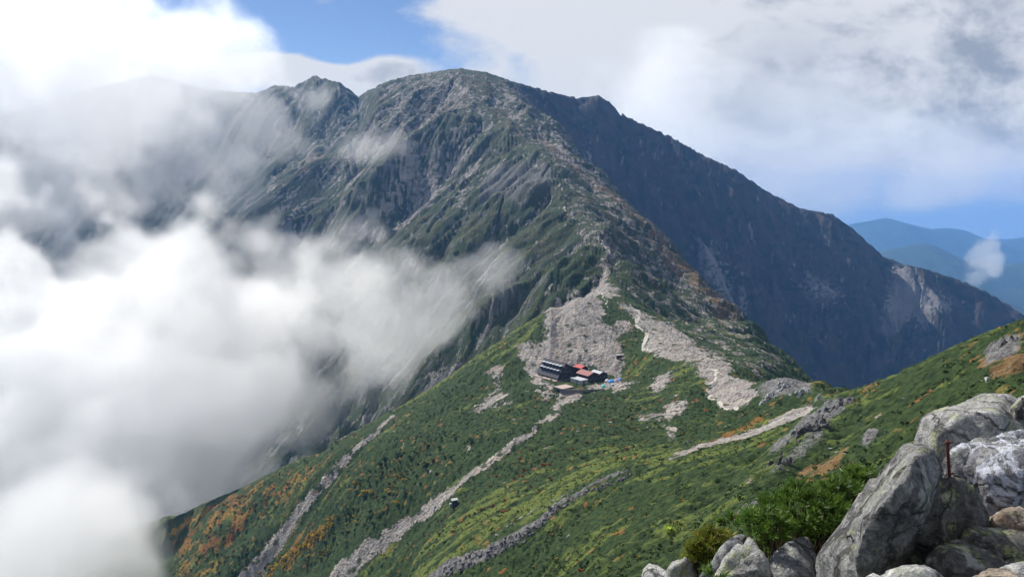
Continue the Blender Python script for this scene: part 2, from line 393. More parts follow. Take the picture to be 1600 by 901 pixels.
settle('-150,200 0,180 100,150 230,116 270,125 330,141 400,145 430,134 460,135 490,119 530,129 560,150 590,134 610,126 640,118 700,109 720,107 760,113 800,127 850,141 900,153 935,150 952,160 970,178 1050,215 1100,243 1150,266 1200,300 1250,325 1300,335 1330,355 1380,400 1410,412 1450,421 1500,438 1540,455 1600,492 1650,520', 1800, 4150)
settle('100,905 200,848 262,812 320,785 380,760 440,730 500,701 550,675 600,648 650,620 700,588 750,552 800,519 860,481', 560, 800, 2)
settle('1300,617 1350,603 1400,584 1450,561 1530,524 1600,499 1700,470', 120, 360, 2)
WXm = (X + (fbm(X / 22, Y / 22, 5, 0.65) * 11 + perlin(X / 3, Y / 3) * 1.6) * smooth(60, 500, RG)).astype(np.float32)
WYm = (Y + (fbm(X / 22 + 40, Y / 22 + 9, 5, 0.65) * 11 + perlin(X / 3 + 9, Y / 3) * 1.6) * smooth(60, 500, RG)).astype(np.float32)
def area(dst, s, val=1.0, rmin=25.0):
    pts = world_pts(s, rmin); a, b = window(pts, 15)
    m = poly_mask(pts, WXm[a, b], WYm[a, b]); sub = dst[a, b]; sub[m] = np.maximum(sub[m], val)
def line(dst, s, w0, w1, val=1.0, wob=1.0, rmin=25.0):
    pts = world_pts(s, rmin); a, b = window(pts, max(w0, w1) + 15)
    x = X[a, b] * (1 - wob) + WXm[a, b] * wob; y = Y[a, b] * (1 - wob) + WYm[a, b] * wob
    d, t = dist_line(pts, x, y); ww = w0 + (w1 - w0) * t
    sub = dst[a, b]; np.maximum(sub, val * smooth(1.0, 0.8, d / ww), out=sub)
def carve(s, w0, w1, d0, d1, rmin=25.0, bank=0.0):
    pts = world_pts(s, rmin); a, b = window(pts, max(w0, w1) * 4)
    d, t = dist_line(pts, WXm[a, b] * .5 + X[a, b] * .5, WYm[a, b] * .5 + Y[a, b] * .5)
    ww = w0 + (w1 - w0) * t; dd = (d0 + (d1 - d0) * t) * smooth(0, .12, t)
    Z[a, b] -= dd * np.exp(-(d / ww) ** 2 * 1.0)
# ------------------------------------------------------------------ gullies, terrace, cover
G1 = '612,650 575,685 540,718 512,748 490,775 465,805 430,850 385,901'
G2 = '862,645 820,680 765,722 710,765 655,803 600,840 565,872 525,905'
G1w, G2w = world_pts(G1), world_pts(G2)
carve(G1, 9, 18, 5, 16); carve(G2, 7, 15, 4, 13)
carve('545,675 500,705 450,745 400,790 350,850', 10, 18, 3, 7)
carve('690,690 620,735 560,790 500,850', 9, 16, 3, 8)
carve('800,690 740,725 690,760 640,790', 7, 12, 2, 4)
carve('1000,735 950,760 900,800 830,860', 6, 10, 2, 4)
carve('1190,700 1100,780 1040,860', 5, 9, 2, 4)
carve('1340,640 1260,720 1160,800', 4, 7, 2, 4)
hut = hit(905, 590); HUTZ = hut.z
HX, HY = hut.x, hut.y
d_h = np.hypot((X - HX) / 33.0, (Y - HY + 4) / 25.0)
mt_ = smooth(1.7, 0.85, d_h)
Z = Z * (1 - mt_) + (HUTZ) * mt_
Z = Z.astype(np.float32)

def layer(): return np.zeros(Z.shape, np.float32)
scree, autumn, grass, rock, path, brown, pale = (layer() for _ in range(7))
# bare ground of the saddle
area(scree, '905,460 925,453 950,447 972,455 958,468 925,465 946,482 940,500 965,520 968,545 975,565 985,580 955,588 940,575 870,580 850,590 840,600 820,575 845,550 850,515 862,480 885,462')
area(scree, '835,590 870,605 880,609 960,600 975,596 945,612 880,618 855,612')
area(scree, '960,470 985,475 1010,490 1045,510 1080,535 1105,555 1150,572 1100,574 1060,562 1020,556 1003,548 1010,520 995,512 990,495 975,485')
area(brown, '1010,500 1045,510 1080,535 1120,562 1060,555 1015,540', .5)
area(scree, '962,500 975,498 985,512 975,518 960,514')
for s in ('745,630 775,608 812,625 785,634 735,643', '648,602 690,578 720,565 705,588 660,610', '762,565 782,577 780,602 766,600', '985,652 1040,640 1080,620 1072,640 1030,653 1000,658',
          '1018,592 1050,575 1060,588 1035,600 1030,622', '1040,622 1062,615 1050,640 1060,680 1048,690', '1095,574 1130,570 1152,590 1190,603 1180,622 1150,642 1118,633 1104,610',
          '1040,714 1100,692 1180,668 1240,640 1270,625 1280,635 1200,672 1120,695 1040,722', '820,590 845,600 858,625 838,612', '800,545 825,535 850,548 838,560 810,562', '880,612 905,618 870,650 850,668 862,640',
          '590,668 620,648 612,655 590,675', '930,600 960,592 1000,600 960,612', '640,260 700,250 690,300 640,350 612,372 640,310', '700,310 760,262 740,290 715,325',
          '1075,360 1110,385 1135,420 1170,470 1180,510 1140,480 1100,430', '1398,415 1420,415 1440,440 1500,465 1470,490 1430,505 1380,540 1375,500 1390,450',
          '1225,420 1300,440 1330,470 1290,470 1240,450', '880,315 895,320 900,345 945,372 960,395 955,430 935,452 920,440 945,400 925,378 885,345'):
    x0, y0 = map(float, s.split()[0].split(','))
    area(scree, s, (.85 if x0 > 1060 else .6) if y0 < 430 else 1.0, rmin=1500 if x0 > 1060 and y0 < 450 else (700 if y0 < 400 else 25))
line(scree, '905,655 912,680 918,700', .8, .8)
line(scree, '760,840 800,815 850,785 900,760 950,742', 1.2, 1.5, .6)
for s, a_, b_ in (('690,585 640,640', 2, 3), ('800,420 770,470 740,500', 3, 7), ('870,380 820,440 790,480', 3, 5), ('640,350 600,400 570,450', 4, 8), ('600,225 540,260 500,300 450,350', 6, 14),
                  ('650,190 590,235 540,290', 6, 12), ('700,160 660,185 620,215', 5, 9), ('750,150 700,175 650,200', 5, 10)):
    line(scree, s, a_, b_, .6, rmin=1500 if float(s.split(',')[0]) > 1000 or float(s.split()[-1].split(',')[0]) > 1030 else 700)
TR = '742,165 765,185 790,210 812,240 840,262 875,285 885,310 882,328 905,345 925,360 945,375 960,395 955,420 940,440 930,452 945,468 950,480'
line(path, TR, 1.7, 1.1, .8, wob=.5)
line(path, '985,475 1000,490 993,508 1010,520 1005,545 1025,555', 1.6, 1.6, wob=.4)
line(path, '1100,575 1118,580 1120,592 1105,605 1110,622 1130,635 1150,640', 1.1, 1.1, wob=.4)
line(path, '700,115 735,150', 3, 3, wob=.4)
# rust and yellow patches
for s in ('660,165 710,130 745,150 700,185 650,205 630,200', '460,250 520,225 480,270 450,285', '530,270 570,240 560,262 540,285', '1540,545 1600,500 1600,580 1560,592 1530,572', '830,300 860,290 880,305 850,312'):
    area(autumn, s, .55)
area(brown, '830,190 870,220 920,270 980,320 1040,375 1100,440 1160,500 1140,500 1070,430 1000,360 930,300 860,240', .8)
area(brown, '1525,572 1600,505 1600,590 1560,596', 1.0); area(brown, '1330,600 1380,590 1370,602 1345,612', .8)
area(autumn, '1150,672 1190,640 1200,665 1160,685 1060,708', .9); area(autumn, '1342,608 1370,596 1360,612', .8)
area(brown, '1240,745 1290,715 1330,700 1310,735 1270,750', .9)
# lower left: rust and gold shrubs
area(autumn, '265,812 380,762 500,715 540,700 480,760 380,830 330,901 262,901', .6)
area(autumn, '470,830 520,815 480,880 440,901 395,901', .85)
area(autumn, '480,600 560,560 640,560 560,620 450,660', .45)
# stony upper slopes either side of the trail
area(scree, '770,130 800,128 860,180 950,280 1050,382 1150,482 1250,577 1290,610 1200,600 1100,560 1000,470 960,440 960,395 900,330 870,270 800,200', .40, rmin=500)
area(rock, '900,330 1000,400 1100,470 1200,560 1280,606 1180,590 1080,545 1000,470 960,440 960,395', .30, rmin=500)
area(scree, '640,122 720,109 800,127 790,200 740,175 700,175 620,225 540,270 480,300 520,240 590,170', .45, rmin=900)
area(autumn, '700,112 760,118 800,180 850,240 800,215 750,160 700,150', .45, rmin=900)
# rock
area(rock, '1178,612 1195,598 1225,592 1262,602 1280,612 1240,622 1190,628', .7); area(rock, '1290,620 1335,622 1325,640 1275,672 1225,700 1195,720 1200,700 1250,660', .75)
area(rock, '1190,745 1250,690 1300,650 1290,690 1230,735 1200,752', .6); area(rock, '1350,680 1375,670 1360,700 1345,700'); area(rock, '1150,800 1195,770 1180,800 1160,812')
line(rock, '980,738 930,758 880,785 840,820 790,850 740,872 680,900', .8, 4.5, .9)
area(rock, '800,410 880,380 940,370 950,400 900,430 820,470 760,480', .35)
area(rock, '760,260 860,250 880,290 800,330 740,320', .6); area(rock, '900,445 860,480 800,520 700,580 640,610 700,540 800,470', .35)
area(rock, '1530,548 1560,530 1600,520 1600,545 1545,575', .8)
area(grass, '1130,560 1060,640 1000,660 960,620 1000,600', .5)
area(grass, '640,870 720,800 830,735 960,690 1030,690 900,755 800,800 700,901 640,901', .75)
area(grass, '1040,700 1200,690 1300,640 1420,590 1380,650 1250,730 1150,790 1040,880 900,901 860,901 980,780', .62)
area(grass, '640,610 740,555 830,510 850,520 800,560 700,610 640,650', .5)

def blur(a, k=3):
    for _ in range(k):
        a = a.copy(); a[1:-1] = (a[:-2] + 2 * a[1:-1] + a[2:]) / 4; a[:, 1:-1] = (a[:, :-2] + 2 * a[:, 1:-1] + a[:, 2:]) / 4
    return a
scree, autumn, grass, rock, brown = (blur(a, 36) for a in (scree, autumn, grass, rock, brown)); path = blur(path, 1)
sg = layer(); line(sg, G1, 3.2, 7.5, wob=.4); line(sg, G2, 2.6, 7.5, wob=.6); line(sg, '580,655 545,678 510,702', 1.2, 2.5); line(sg, '700,720 660,750 600,790', .8, 1.5)
scree = np.maximum(scree, blur(sg, 3))
sg = layer(); line(sg, '980,738 930,758 880,785 840,820 790,850 740,872 680,900', 1.2, 6.5, wob=.6); rock = np.maximum(rock, blur(sg, 3)); scree *= 1 - blur(sg, 3)
n_a = fbm(X / 70, Y / 70, 4); n_b = fbm(X / 14 + 5, Y / 14, 4, .6); n_c = perlin(X / 4, Y / 4); n_d = fbm(X / 33 + 80, Y / 33, 4, .6)
gx2, gy2 = grads(Z); sl2 = np.sqrt(gx2 * gx2 + gy2 * gy2)
upper = smooth(760, 1000, RG)                     # beyond the hut spur
# streaks along the fall line
stk = (gully(wx / 17, wy / 17, sxr, syr) + .8 * gully(wx / 8.5 + 9, wy / 8.5, sxr, syr) + .5 * gully(X / 4.2, Y / 4.2 + 5, SX, SY)).astype(np.float32) * .6
scree = np.clip(scree * (1.0 - .30 * smooth(.1, .8, stk + n_b * .8)), 0, 1)
scr_up = smooth(.28, .85, n_a * 1.0 + n_b * .7 + stk * .55 - erosum * .35 + smooth(900, 2100, RG) * .30 + (RUG - .55) * .5) * upper
rk_up = smooth(.58, 1.1, np.minimum(sl2, 1.1) * .40 + crag * .45 + n_b * .7 + stk * .25 + RUG * .3 - .12) * upper
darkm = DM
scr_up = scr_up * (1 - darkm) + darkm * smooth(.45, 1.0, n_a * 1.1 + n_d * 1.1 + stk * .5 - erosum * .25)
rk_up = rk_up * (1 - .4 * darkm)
scree = np.maximum(scree, scr_up * .85); rock = np.maximum(rock, rk_up * .8)
au = smooth(.25, .75, n_d * 1.5 + n_c * .25 + .0) * smooth(200, 350, RG) * (1 - upper * .35)
autumn = np.clip(autumn * (0.35 + 1.3 * smooth(-.35, .5, n_b * 1.4 + n_c * .3)), 0, 1)
autumn = np.maximum(autumn, au * .55)
path *= .35 + .75 * smooth(-.35, .25, n_b + n_c * .3)
grass = np.clip(grass * .62 * smooth(-.7, .5, stk + n_d) + smooth(-.3, .9, erosum * .6 + n_d * .8 + stk * .5) * .6 * (1 - upper * .3), 0, 1)
brown = np.clip(brown * (0.4 + smooth(-.3, .3, n_b)), 0, 1)
sc_small = smooth(.42, .62, fbm(X / 18 + 33, Y / 18, 4, .6) + .25 * (RUG)) * smooth(300, 420, RG)
scree = np.maximum(scree, sc_small * .8)
# cushion relief of the dwarf pine, block relief of bare ground
veg = (1 - np.clip(scree + rock + path, 0, 1)) * smooth(20, 60, RG)
bil = np.abs(perlin(X / 5.5, Y / 5.5)) + .5 * np.abs(perlin(X / 2.6 + 7, Y / 2.6))
Z = Z - veg * (1 - .5 * grass) * (bil * (2.0 + .9 * smooth(250, 500, RG)) - .7) * smooth(1500, 700, RG)
Z = Z + veg * upper * n_d * 2.2
bl = (np.abs(perlin(X / 2.3, Y / 2.3)) + .6 * np.abs(perlin(X / 1.2, Y / 1.2)))
Z = Z + np.clip(scree + rock, 0, 1) * (bl * (0.35 + 1.5 * rock)) * smooth(25, 100, RG)
Z = Z + np.clip(scree, 0, 1) * (1 - upper) * (n_b * 2.6 + stk * .9) * smooth(250, 400, RG)
cliff = ridged(X / 16 + 3, Y / 16, 4, .6)
Z = (Z + rock * cliff * 3.4 * smooth(100, 500, RG)).astype(np.float32)

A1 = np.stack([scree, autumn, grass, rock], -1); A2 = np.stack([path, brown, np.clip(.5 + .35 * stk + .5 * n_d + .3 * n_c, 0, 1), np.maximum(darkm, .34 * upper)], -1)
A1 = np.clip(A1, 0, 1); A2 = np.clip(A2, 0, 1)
# ------------------------------------------------------------------ materials
def new_mat(name):
    m = bpy.data.materials.new(name); m.use_nodes = True; t = NT(m.node_tree); t.n.clear()
    b = t.new('ShaderNodeBsdfPrincipled'); o = t.new('ShaderNodeOutputMaterial'); t.l.new(b.outputs[0], o.inputs[0])
    b.inputs['Specular IOR Level'].default_value = 0.25; b.inputs['Roughness'].default_value = 0.85
    return m, t, b
def bump(t, b, h, strength, dist):
    n = t.new('ShaderNodeBump'); t.put(n.inputs['Height'], h); t.put(n.inputs['Strength'], strength); t.put(n.inputs['Distance'], dist)
    t.l.new(n.outputs[0], b.inputs['Normal'])
mg, t, b = new_mat('mountain_cover')
a1 = t.new('ShaderNodeAttribute', attribute_name='a1'); a2 = t.new('ShaderNodeAttribute', attribute_name='a2')
s1 = t.new('ShaderNodeSeparateColor'); t.l.new(a1.outputs['Color'], s1.inputs[0]); s2 = t.new('ShaderNodeSeparateColor'); t.l.new(a2.outputs['Color'], s2.inputs[0])
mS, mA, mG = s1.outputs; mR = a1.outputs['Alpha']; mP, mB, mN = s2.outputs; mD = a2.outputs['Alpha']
pos = t.new('ShaderNodeNewGeometry').outputs['Position']
nf = t.noise(pos, 0.45, 5, .65); nm = t.noise(pos, 0.09, 5, .6); nff = t.noise(pos, 1.6, 4, .7); nl = t.noise(pos, 0.02, 4, .6)
vb = t.vor(pos, 0.55); vb2 = t.vor(pos, 1.7)
pine = t.mix(t.ramp(nf, .3, .7), (.012, .025, .007, 1), (.044, .074, .019, 1))
grs = t.mix(t.ramp(nff, .3, .7), (.066, .100, .018, 1), (.135, .160, .036, 1))
gm = t.ramp(t.math('ADD', mG, t.math('ADD', t.math('MULTIPLY', t.math('SUBTRACT', nm, .5), 1.8), t.math('MULTIPLY', t.math('SUBTRACT', nf, .5), .9))), .30, .70)
col = t.mix(gm, pine, grs)
aucol = t.mix(t.ramp(nl, .35, .65), (.17, .070, .020, 1), (.27, .175, .028, 1)); aucol = t.mix(t.ramp(nff, .35, .75), aucol, (.10, .055, .02, 1))
aum = t.ramp(t.math('ADD', mA, t.math('MULTIPLY', t.math('SUBTRACT', nf, .5), 1.6)), .42, .72)
col = t.mix(aum, col, aucol)
fl = t.vor(t.vmath('ADD', pos, t.vmath('SCALE', t.comb(nf, nff, nf), None, 4.0)), .16)
flm = t.math('MULTIPLY', t.ramp(fl, .30, .16), t.ramp(t.math('ADD', nl, t.math('MULTIPLY', mG, .12)), .50, .60))
col = t.mix(t.math('MULTIPLY', flm, .85), col, t.mix(t.ramp(nm, .4, .6), (.26, .10, .03, 1), (.20, .17, .05, 1)))
brn = t.mix(t.ramp(nf, .3, .7), (.11, .062, .028, 1), (.21, .14, .06, 1))
col = t.mix(t.ramp(t.math('ADD', mB, t.math('MULTIPLY', t.math('SUBTRACT', nf, .5), 1.0)), .35, .65), col, brn)
scol = t.mix(t.ramp(nf, .30, .72), (.24, .215, .19, 1), (.56, .525, .47, 1)); scol = t.mix(t.ramp(vb, .15, .55), scol, (.27, .25, .235, 1))
scol = t.mix(t.ramp(nm, .50, .72, 0, .5), scol, (.30, .21, .15, 1))
scol = t.mix(t.math('MULTIPLY', t.ramp(mN, .50, .72), .75), scol, (.21, .185, .165, 1)); scol = t.mix(t.math('MULTIPLY', t.ramp(mN, .40, .22), .5), scol, (.50, .44, .36, 1))
vb3 = t.vor(t.vmath('ADD', pos, t.vmath('SCALE', t.comb(nf, nff, nf), None, 2.0)), .23)
scol = t.mix(t.math('MULTIPLY', t.ramp(vb3, .34, .18), .8), scol, (.15, .14, .135, 1)); scol = t.mix(t.math('MULTIPLY', t.ramp(t.vor(pos, .09), .26, .14), .9), scol, (.035, .055, .018, 1))
scm = t.ramp(t.math('ADD', mS, t.math('MULTIPLY', t.math('SUBTRACT', t.math('ADD', nf, t.math('MULTIPLY', nm, 1.4)), 1.2), 1.45)), .45, .60)
col = t.mix(scm, col, scol)
rcol = t.mix(t.ramp(nf, .3, .7), (.05, .05, .055, 1), (.24, .235, .23, 1))  # rock albedo lowered to carry the shade on the crags
rkm = t.ramp(t.math('ADD', mR, t.math('MULTIPLY', t.math('SUBTRACT', nff, .5), 1.2)), .42, .66)
col = t.mix(rkm, col, rcol)
pm = t.ramp(t.math('ADD', mP, t.math('MULTIPLY', t.math('SUBTRACT', nff, .5), .6)), .35, .6)
col = t.mix(pm, col, (.50, .47, .42, 1))
dk = t.math('SUBTRACT', 1.0, t.math('MULTIPLY', mD, .35))
dcol = t.mix(t.ramp(t.math('ADD', t.math('MULTIPLY', nl, .6), t.math('MULTIPLY', nm, .4)), .42, .56), (.009, .017, .009, 1), (.048, .034, .026, 1)); dcol = t.mix(t.ramp(t.math('ADD', t.math('MULTIPLY', mR, .5), nf), .55, .85), dcol, (.065, .063, .066, 1)); dcol = t.mix(scm, dcol, t.mix(nff, (.11, .10, .10, 1), (.27, .26, .25, 1))); col = t.mix(mD, col, dcol)  # dark mountain's own cover, darkened further in place of a cloud shadow on it
t.put(b.inputs['Base Color'], col); b.inputs['Roughness'].default_value = .9; b.inputs['Specular IOR Level'].default_value = .12
hb = t.math('ADD', t.math('MULTIPLY', nf, 1.0), t.math('MULTIPLY', nff, .5))
hb = t.math('ADD', hb, t.math('MULTIPLY', vb, t.math('MULTIPLY', scm, .8)))
bump(t, b, hb, .9, 1.5)
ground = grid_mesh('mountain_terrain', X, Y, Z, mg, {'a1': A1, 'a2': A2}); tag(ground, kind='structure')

# wide valley floor out to the horizon
mf, t, b = new_mat('valley_forest')
pos = t.new('ShaderNodeNewGeometry').outputs['Position']
t.put(b.inputs['Base Color'], t.mix(t.noise(pos, .004, 6, .6), (.02, .04, .02, 1), (.05, .075, .03, 1)))
n = 60; xs = np.linspace(-20000, 20000, n); ys = np.linspace(-3000, 19700, n); gxx, gyy = np.meshgrid(xs, ys)
vf = grid_mesh('ground', gxx, gyy, np.full(gxx.shape, -1150.0) + 60 * fbm(gxx / 3000, gyy / 3000, 3), mf); tag(vf, kind='structure')

# far ranges: (crest in photo pixels, distance, depth)
def far_range(crest, dist, depth, base=-1200, seed=0):
    pts = pix(crest); az = np.array([ray(*p).x for p in pts]); el = np.array([ray(*p).z for p in pts])
    na, nd = 420, 70
    aa = np.linspace(az[0], az[-1], na); ee = np.interp(aa, az, el)
    tt = np.linspace(-1, 1, nd)
    xg = np.empty((nd, na)); yg = np.empty((nd, na)); zg = np.empty((nd, na))
    for i, s in enumerate(tt):
        y = dist + s * depth; top = ee * dist
        x = aa * dist
        z = base + (top - base) * (1 - abs(s)) ** 1.0
        g_ = ridged(x / (depth * .7) + seed, (y + 0 * x) / (depth * .9) + seed, 5, .5)
        z = z + g_ * (top - base) * .13 * min(1, abs(s) * 4) + ridged(x / (depth * .12) + seed, np.full(na, y) / (depth * .12), 3) * (top - base) * .012
        xg[i], yg[i], zg[i] = x, y, z
    return tag(grid_mesh('hills', xg, yg, zg, mf), kind='structure')
far_range('1180,420 1290,372 1330,350 1385,340 1420,350 1455,358 1480,356 1505,359 1530,374 1570,380 1600,374 1680,358 1800,378 2000,400', 15500, 2300, seed=3)
far_range('1150,520 1250,450 1330,410 1390,390 1440,380 1462,384 1500,405 1525,404 1560,412 1575,416 1600,409 1700,430 1850,420 2050,470', 9500, 1500, seed=9)
far_range('1350,520 1450,470 1530,450 1600,480 1640,500 1800,470 2050,520', 6800, 1000, seed=19)

# ------------------------------------------------------------------ air and cloud
def box_mesh(name, x0, x1, y0, y1, z0, z1):
    v = [(x, y, z) for x in (x0, x1) for y in (y0, y1) for z in (z0, z1)]
    f = [(0, 1, 3, 2), (4, 6, 7, 5), (0, 4, 5, 1), (2, 3, 7, 6), (0, 2, 6, 4), (1, 5, 7, 3)]
    return link_mesh(name, v, f, smooth=False)
HAZE_D = 5.6e-5
hz = box_mesh('haze', -20600, 20600, -3300, 20400, -1260, 400)
m = bpy.data.materials.new('air'); m.use_nodes = True; t = NT(m.node_tree); t.n.clear()
pv = t.new('ShaderNodeVolumePrincipled'); oo = t.new('ShaderNodeOutputMaterial'); t.l.new(pv.outputs[0], oo.inputs[1])
pv.inputs['Density'].default_value = HAZE_D; pv.inputs['Color'].default_value = (.19, .46, 1.0, 1); pv.inputs['Anisotropy'].default_value = .1
hz.data.materials.append(m); m.cycles.homogeneous_volume = True
tag(hz, kind='stuff')

def cloud(name, lo, hi, vox, blobs, dens, n_scale, thr=(0.35, 0.75), amp=1.1, seed=0.0, squash=1.0):
    """volume whose grid is filled by a geometry-node field: soft lumps broken up by noise"""
    ng = bpy.data.node_groups.new(name + '_field', 'GeometryNodeTree')
    ng.interface.new_socket('Geometry', in_out='INPUT', socket_type='NodeSocketGeometry')
    ng.interface.new_socket('Geometry', in_out='OUTPUT', socket_type='NodeSocketGeometry')
    t = NT(ng); go = t.new('NodeGroupOutput'); t.new('NodeGroupInput')
    p = t.new('GeometryNodeInputPosition').outputs[0]
    wv = t.new('ShaderNodeTexNoise'); t.put(wv.inputs['Vector'], p); wv.inputs['Scale'].default_value = n_scale * .6; wv.inputs['Detail'].default_value = 3
    wc = t.vmath('SUBTRACT', wv.outputs['Color'], (.5, .5, .5))
    pw = t.vmath('ADD', p, t.vmath('SCALE', wc, None, .55 / n_scale))
    tot = None
    for (px, py, Yd, rp, a, *sq) in blobs:
        c = P(px, py, Yd); rad = rp / 1250 * Yd; sz_ = sq[0] if sq else 1.0
        v = t.vmath('MULTIPLY', t.vmath('SUBTRACT', pw, tuple(c)), (1 / rad, 2.0 / rad, 1 / rad / sz_))
        l = t.vmath('DOT_PRODUCT', v, v)
        g = t.math('MULTIPLY', t.math('EXPONENT', t.math('MULTIPLY', l, -1.0)), a)
        tot = g if tot is None else t.math('ADD', tot, g)
    tot = t.math('MINIMUM', tot, 1.22)
    nz = t.noise(t.vmath('ADD', pw, (seed, seed * 2, 0)), n_scale, 6, .56)
    nz2 = t.noise(t.vmath('ADD', pw, (seed + 900, seed * 2, 50)), n_scale * .35, 3, .5)
    v = t.math('ADD', tot, t.math('MULTIPLY', t.math('SUBTRACT', nz, .5), amp * 2.0))
    v = t.math('ADD', v, t.math('MULTIPLY', t.math('SUBTRACT', nz2, .5), amp * 1.0))
    # keep the empty margin empty
    v = t.math('MULTIPLY', t.ramp(v, thr[0], thr[1]), t.ramp(tot, .06, .25))
    v = t.math('POWER', v, 1.5)
    vc = t.new('GeometryNodeVolumeCube'); t.put(vc.inputs['Density'], v)
    vc.inputs['Background'].default_value = 0.0; vc.inputs['Min'].default_value = lo; vc.inputs['Max'].default_value = hi
    for k, i in (('Resolution X', 0), ('Resolution Y', 1), ('Resolution Z', 2)): vc.inputs[k].default_value = max(8, int((hi[i] - lo[i]) / vox))
    m = bpy.data.materials.new(name + '_vapour'); m.use_nodes = True; q = NT(m.node_tree); q.n.clear()
    pv = q.new('ShaderNodeVolumePrincipled'); oo = q.new('ShaderNodeOutputMaterial'); q.l.new(pv.outputs[0], oo.inputs[1])
    pv.inputs['Density'].default_value = dens; pv.inputs['Color'].default_value = (1.0, 1.0, 1.0, 1); pv.inputs['Anisotropy'].default_value = .45
    sm = t.new('GeometryNodeSetMaterial'); t.l.new(vc.outputs[0], sm.inputs[0]); sm.inputs['Material'].default_value = m
    t.l.new(sm.outputs[0], go.inputs[0])
    vd = bpy.data.volumes.new(name); vd.materials.append(m)
    o = bpy.data.objects.new(name, vd); COL.objects.link(o)
    md = o.modifiers.new('field', 'NODES'); md.node_group = ng
    return o
B = [(20, 560, 1150, 230, 1.3), (130, 740, 950, 190, 1.5), (-40, 420, 1200, 120, .9),
     (20, 880, 900, 260, 1.5), (230, 560, 1100, 170, 1.25), (330, 470, 1150, 110, 1.1), (430, 560, 1050, 120, 1.25), (540, 510, 1000, 105, 1.2), (640, 480, 960, 85, 1.6), (710, 462, 930, 62, 2.0), (765, 430, 920, 42, 2.0), (800, 415, 915, 24, 1.2), (590, 560, 960, 45, .7),
     (540, 375, 1150, 60, .95), (470, 440, 1150, 90, 1.0), (300, 700, 960, 130, 1.2), (420, 660, 960, 75, .7), (510, 620, 960, 60, .55), (690, 395, 1000, 30, .5), (410, 350, 1400, 60, .7),
     (100, 885, 585, 130, 2.2), (170, 905, 605, 80, 2.2), (110, 880, 640, 130, 2.6), (190, 890, 650, 70, 2.2), (170, 870, 680, 90, 1.8), (238, 835, 690, 40, 1.2), (150, 790, 720, 110, 1.3), (232, 885, 655, 42, 1.8), (290, 780, 760, 40, .8), (80, 860, 680, 90, 1.3)]
cb = cloud('valley_cloud', (-1250, 500, -560), (90, 1560, 60), 6.0, B, .0095, .0085, thr=(.50, 1.0), amp=2.25)
BU = [(-50, 60, 2400, 190, 1.3), (150, 125, 2550, 90, 1.1), (110, 170, 2350, 180, 1.15), (230, 105, 2500, 120, 1.25), (320, 110, 2600, 75, 1.05), (350, 190, 2300, 90, 1.1), (400, 280, 2200, 80, .9), (250, 200, 2350, 90, .6), (440, 190, 2400, 60, .9), (20, 330, 2300, 110, .6),
      (300, 330, 2200, 110, .7), (470, 150, 2700, 50, .5, .6), (575, 235, 1750, 60, .5, .5), (120, 400, 2100, 120, .55), (80, 290, 2300, 80, -.25, .6), (195, 400, 2100, 55, -.35)]
cu_ = cloud('upper_cloud', (-2150, 1600, -350), (-200, 2850, 760), 11.0, BU, .0046, .0048, thr=(.50, 1.0), amp=2.1, seed=130)
tag(cu_, 'glowing white cloud rising in the upper left before the back ridge', 'cloud', kind='stuff')
tag(cb, 'bright white cloud bank filling the valley left of the green ridge', 'cloud', kind='stuff')
B2 = [(1010, 180, 5200, 150, .9, .8), (1150, 200, 5200, 190, 1.15, .8), (1290, 250, 5000, 150, 1.15, .7), (1250, 300, 4800, 90, 1.0, .5), (1420, 250, 5200, 170, 1.0, .5), (1560, 255, 5200, 140, 1.05, .45), (1440, 300, 5000, 70, .8, .4)]
c2 = cloud('ridge_cloud', (-200, 4000, -160), (3900, 6200, 1050), 30, B2, .0013, .0019, thr=(.50, 1.05), amp=1.6, seed=400)
tag(c2, 'pale cloud rolling over the dark mountain ridge on the right', 'cloud', kind='stuff')
c3 = cloud('wisp_cloud', (2550, 4600, -760), (3650, 5500, -80), 14, [(1540, 385, 5000, 26, 1.0, .8), (1530, 420, 5000, 24, .9, 1.2), (1550, 400, 5050, 30, .8), (1525, 440, 5000, 16, .7)], .006, .0065, thr=(.55, 1.1), amp=2.4, seed=77)
tag(c3, 'small white wisp of cloud before the blue far ranges', 'cloud', kind='stuff')

# ------------------------------------------------------------------ hut on the saddle
def flat_mat(name, rgb, rough=.8, var=.25, scale=1.2, spec=.2):
    m, t, b = new_mat(name)
    p = t.new('ShaderNodeTexCoord').outputs['Object']
    n = t.noise(p, scale, 4, .6)
    t.put(b.inputs['Base Color'], t.mix(n, tuple(c * (1 - var) for c in rgb) + (1,), tuple(min(1, c * (1 + var)) for c in rgb) + (1,)))
    b.inputs['Roughness'].default_value = rough; b.inputs['Specular IOR Level'].default_value = spec
    return m
M_roof = flat_mat('dark_roof', (.035, .038, .05), .45, .2); M_ridge = flat_mat('ridge_cap', (.16, .10, .10), .5); M_wall = flat_mat('dark_timber', (.030, .024, .024), .8, .35)
M_red = flat_mat('weathered_red_roof', (.26, .10, .09), .6, .15); M_bred = flat_mat('bright_red_sheet', (.38, .035, .03), .5, .1); M_white = flat_mat('white_metal', (.46, .47, .49), .4, .05)
M_glass = flat_mat('window_glass', (.05, .06, .08), .08, .1, spec=.6); M_gwall = flat_mat('grey_wall', (.33, .33, .34), .8, .2); M_stone = flat_mat('terrace_stone', (.16, .15, .14), .9, .5, 2.0)
M_glint = flat_mat('dormer_sun_glint', (.62, .64, .68), .35, .05); M_door = flat_mat('door_paint', (.10, .05, .035), .6, .2); M_wood = flat_mat('wood_deck', (.40, .31, .28), .8, .2, 3)  # dormer tops: sun glint painted as a pale colour

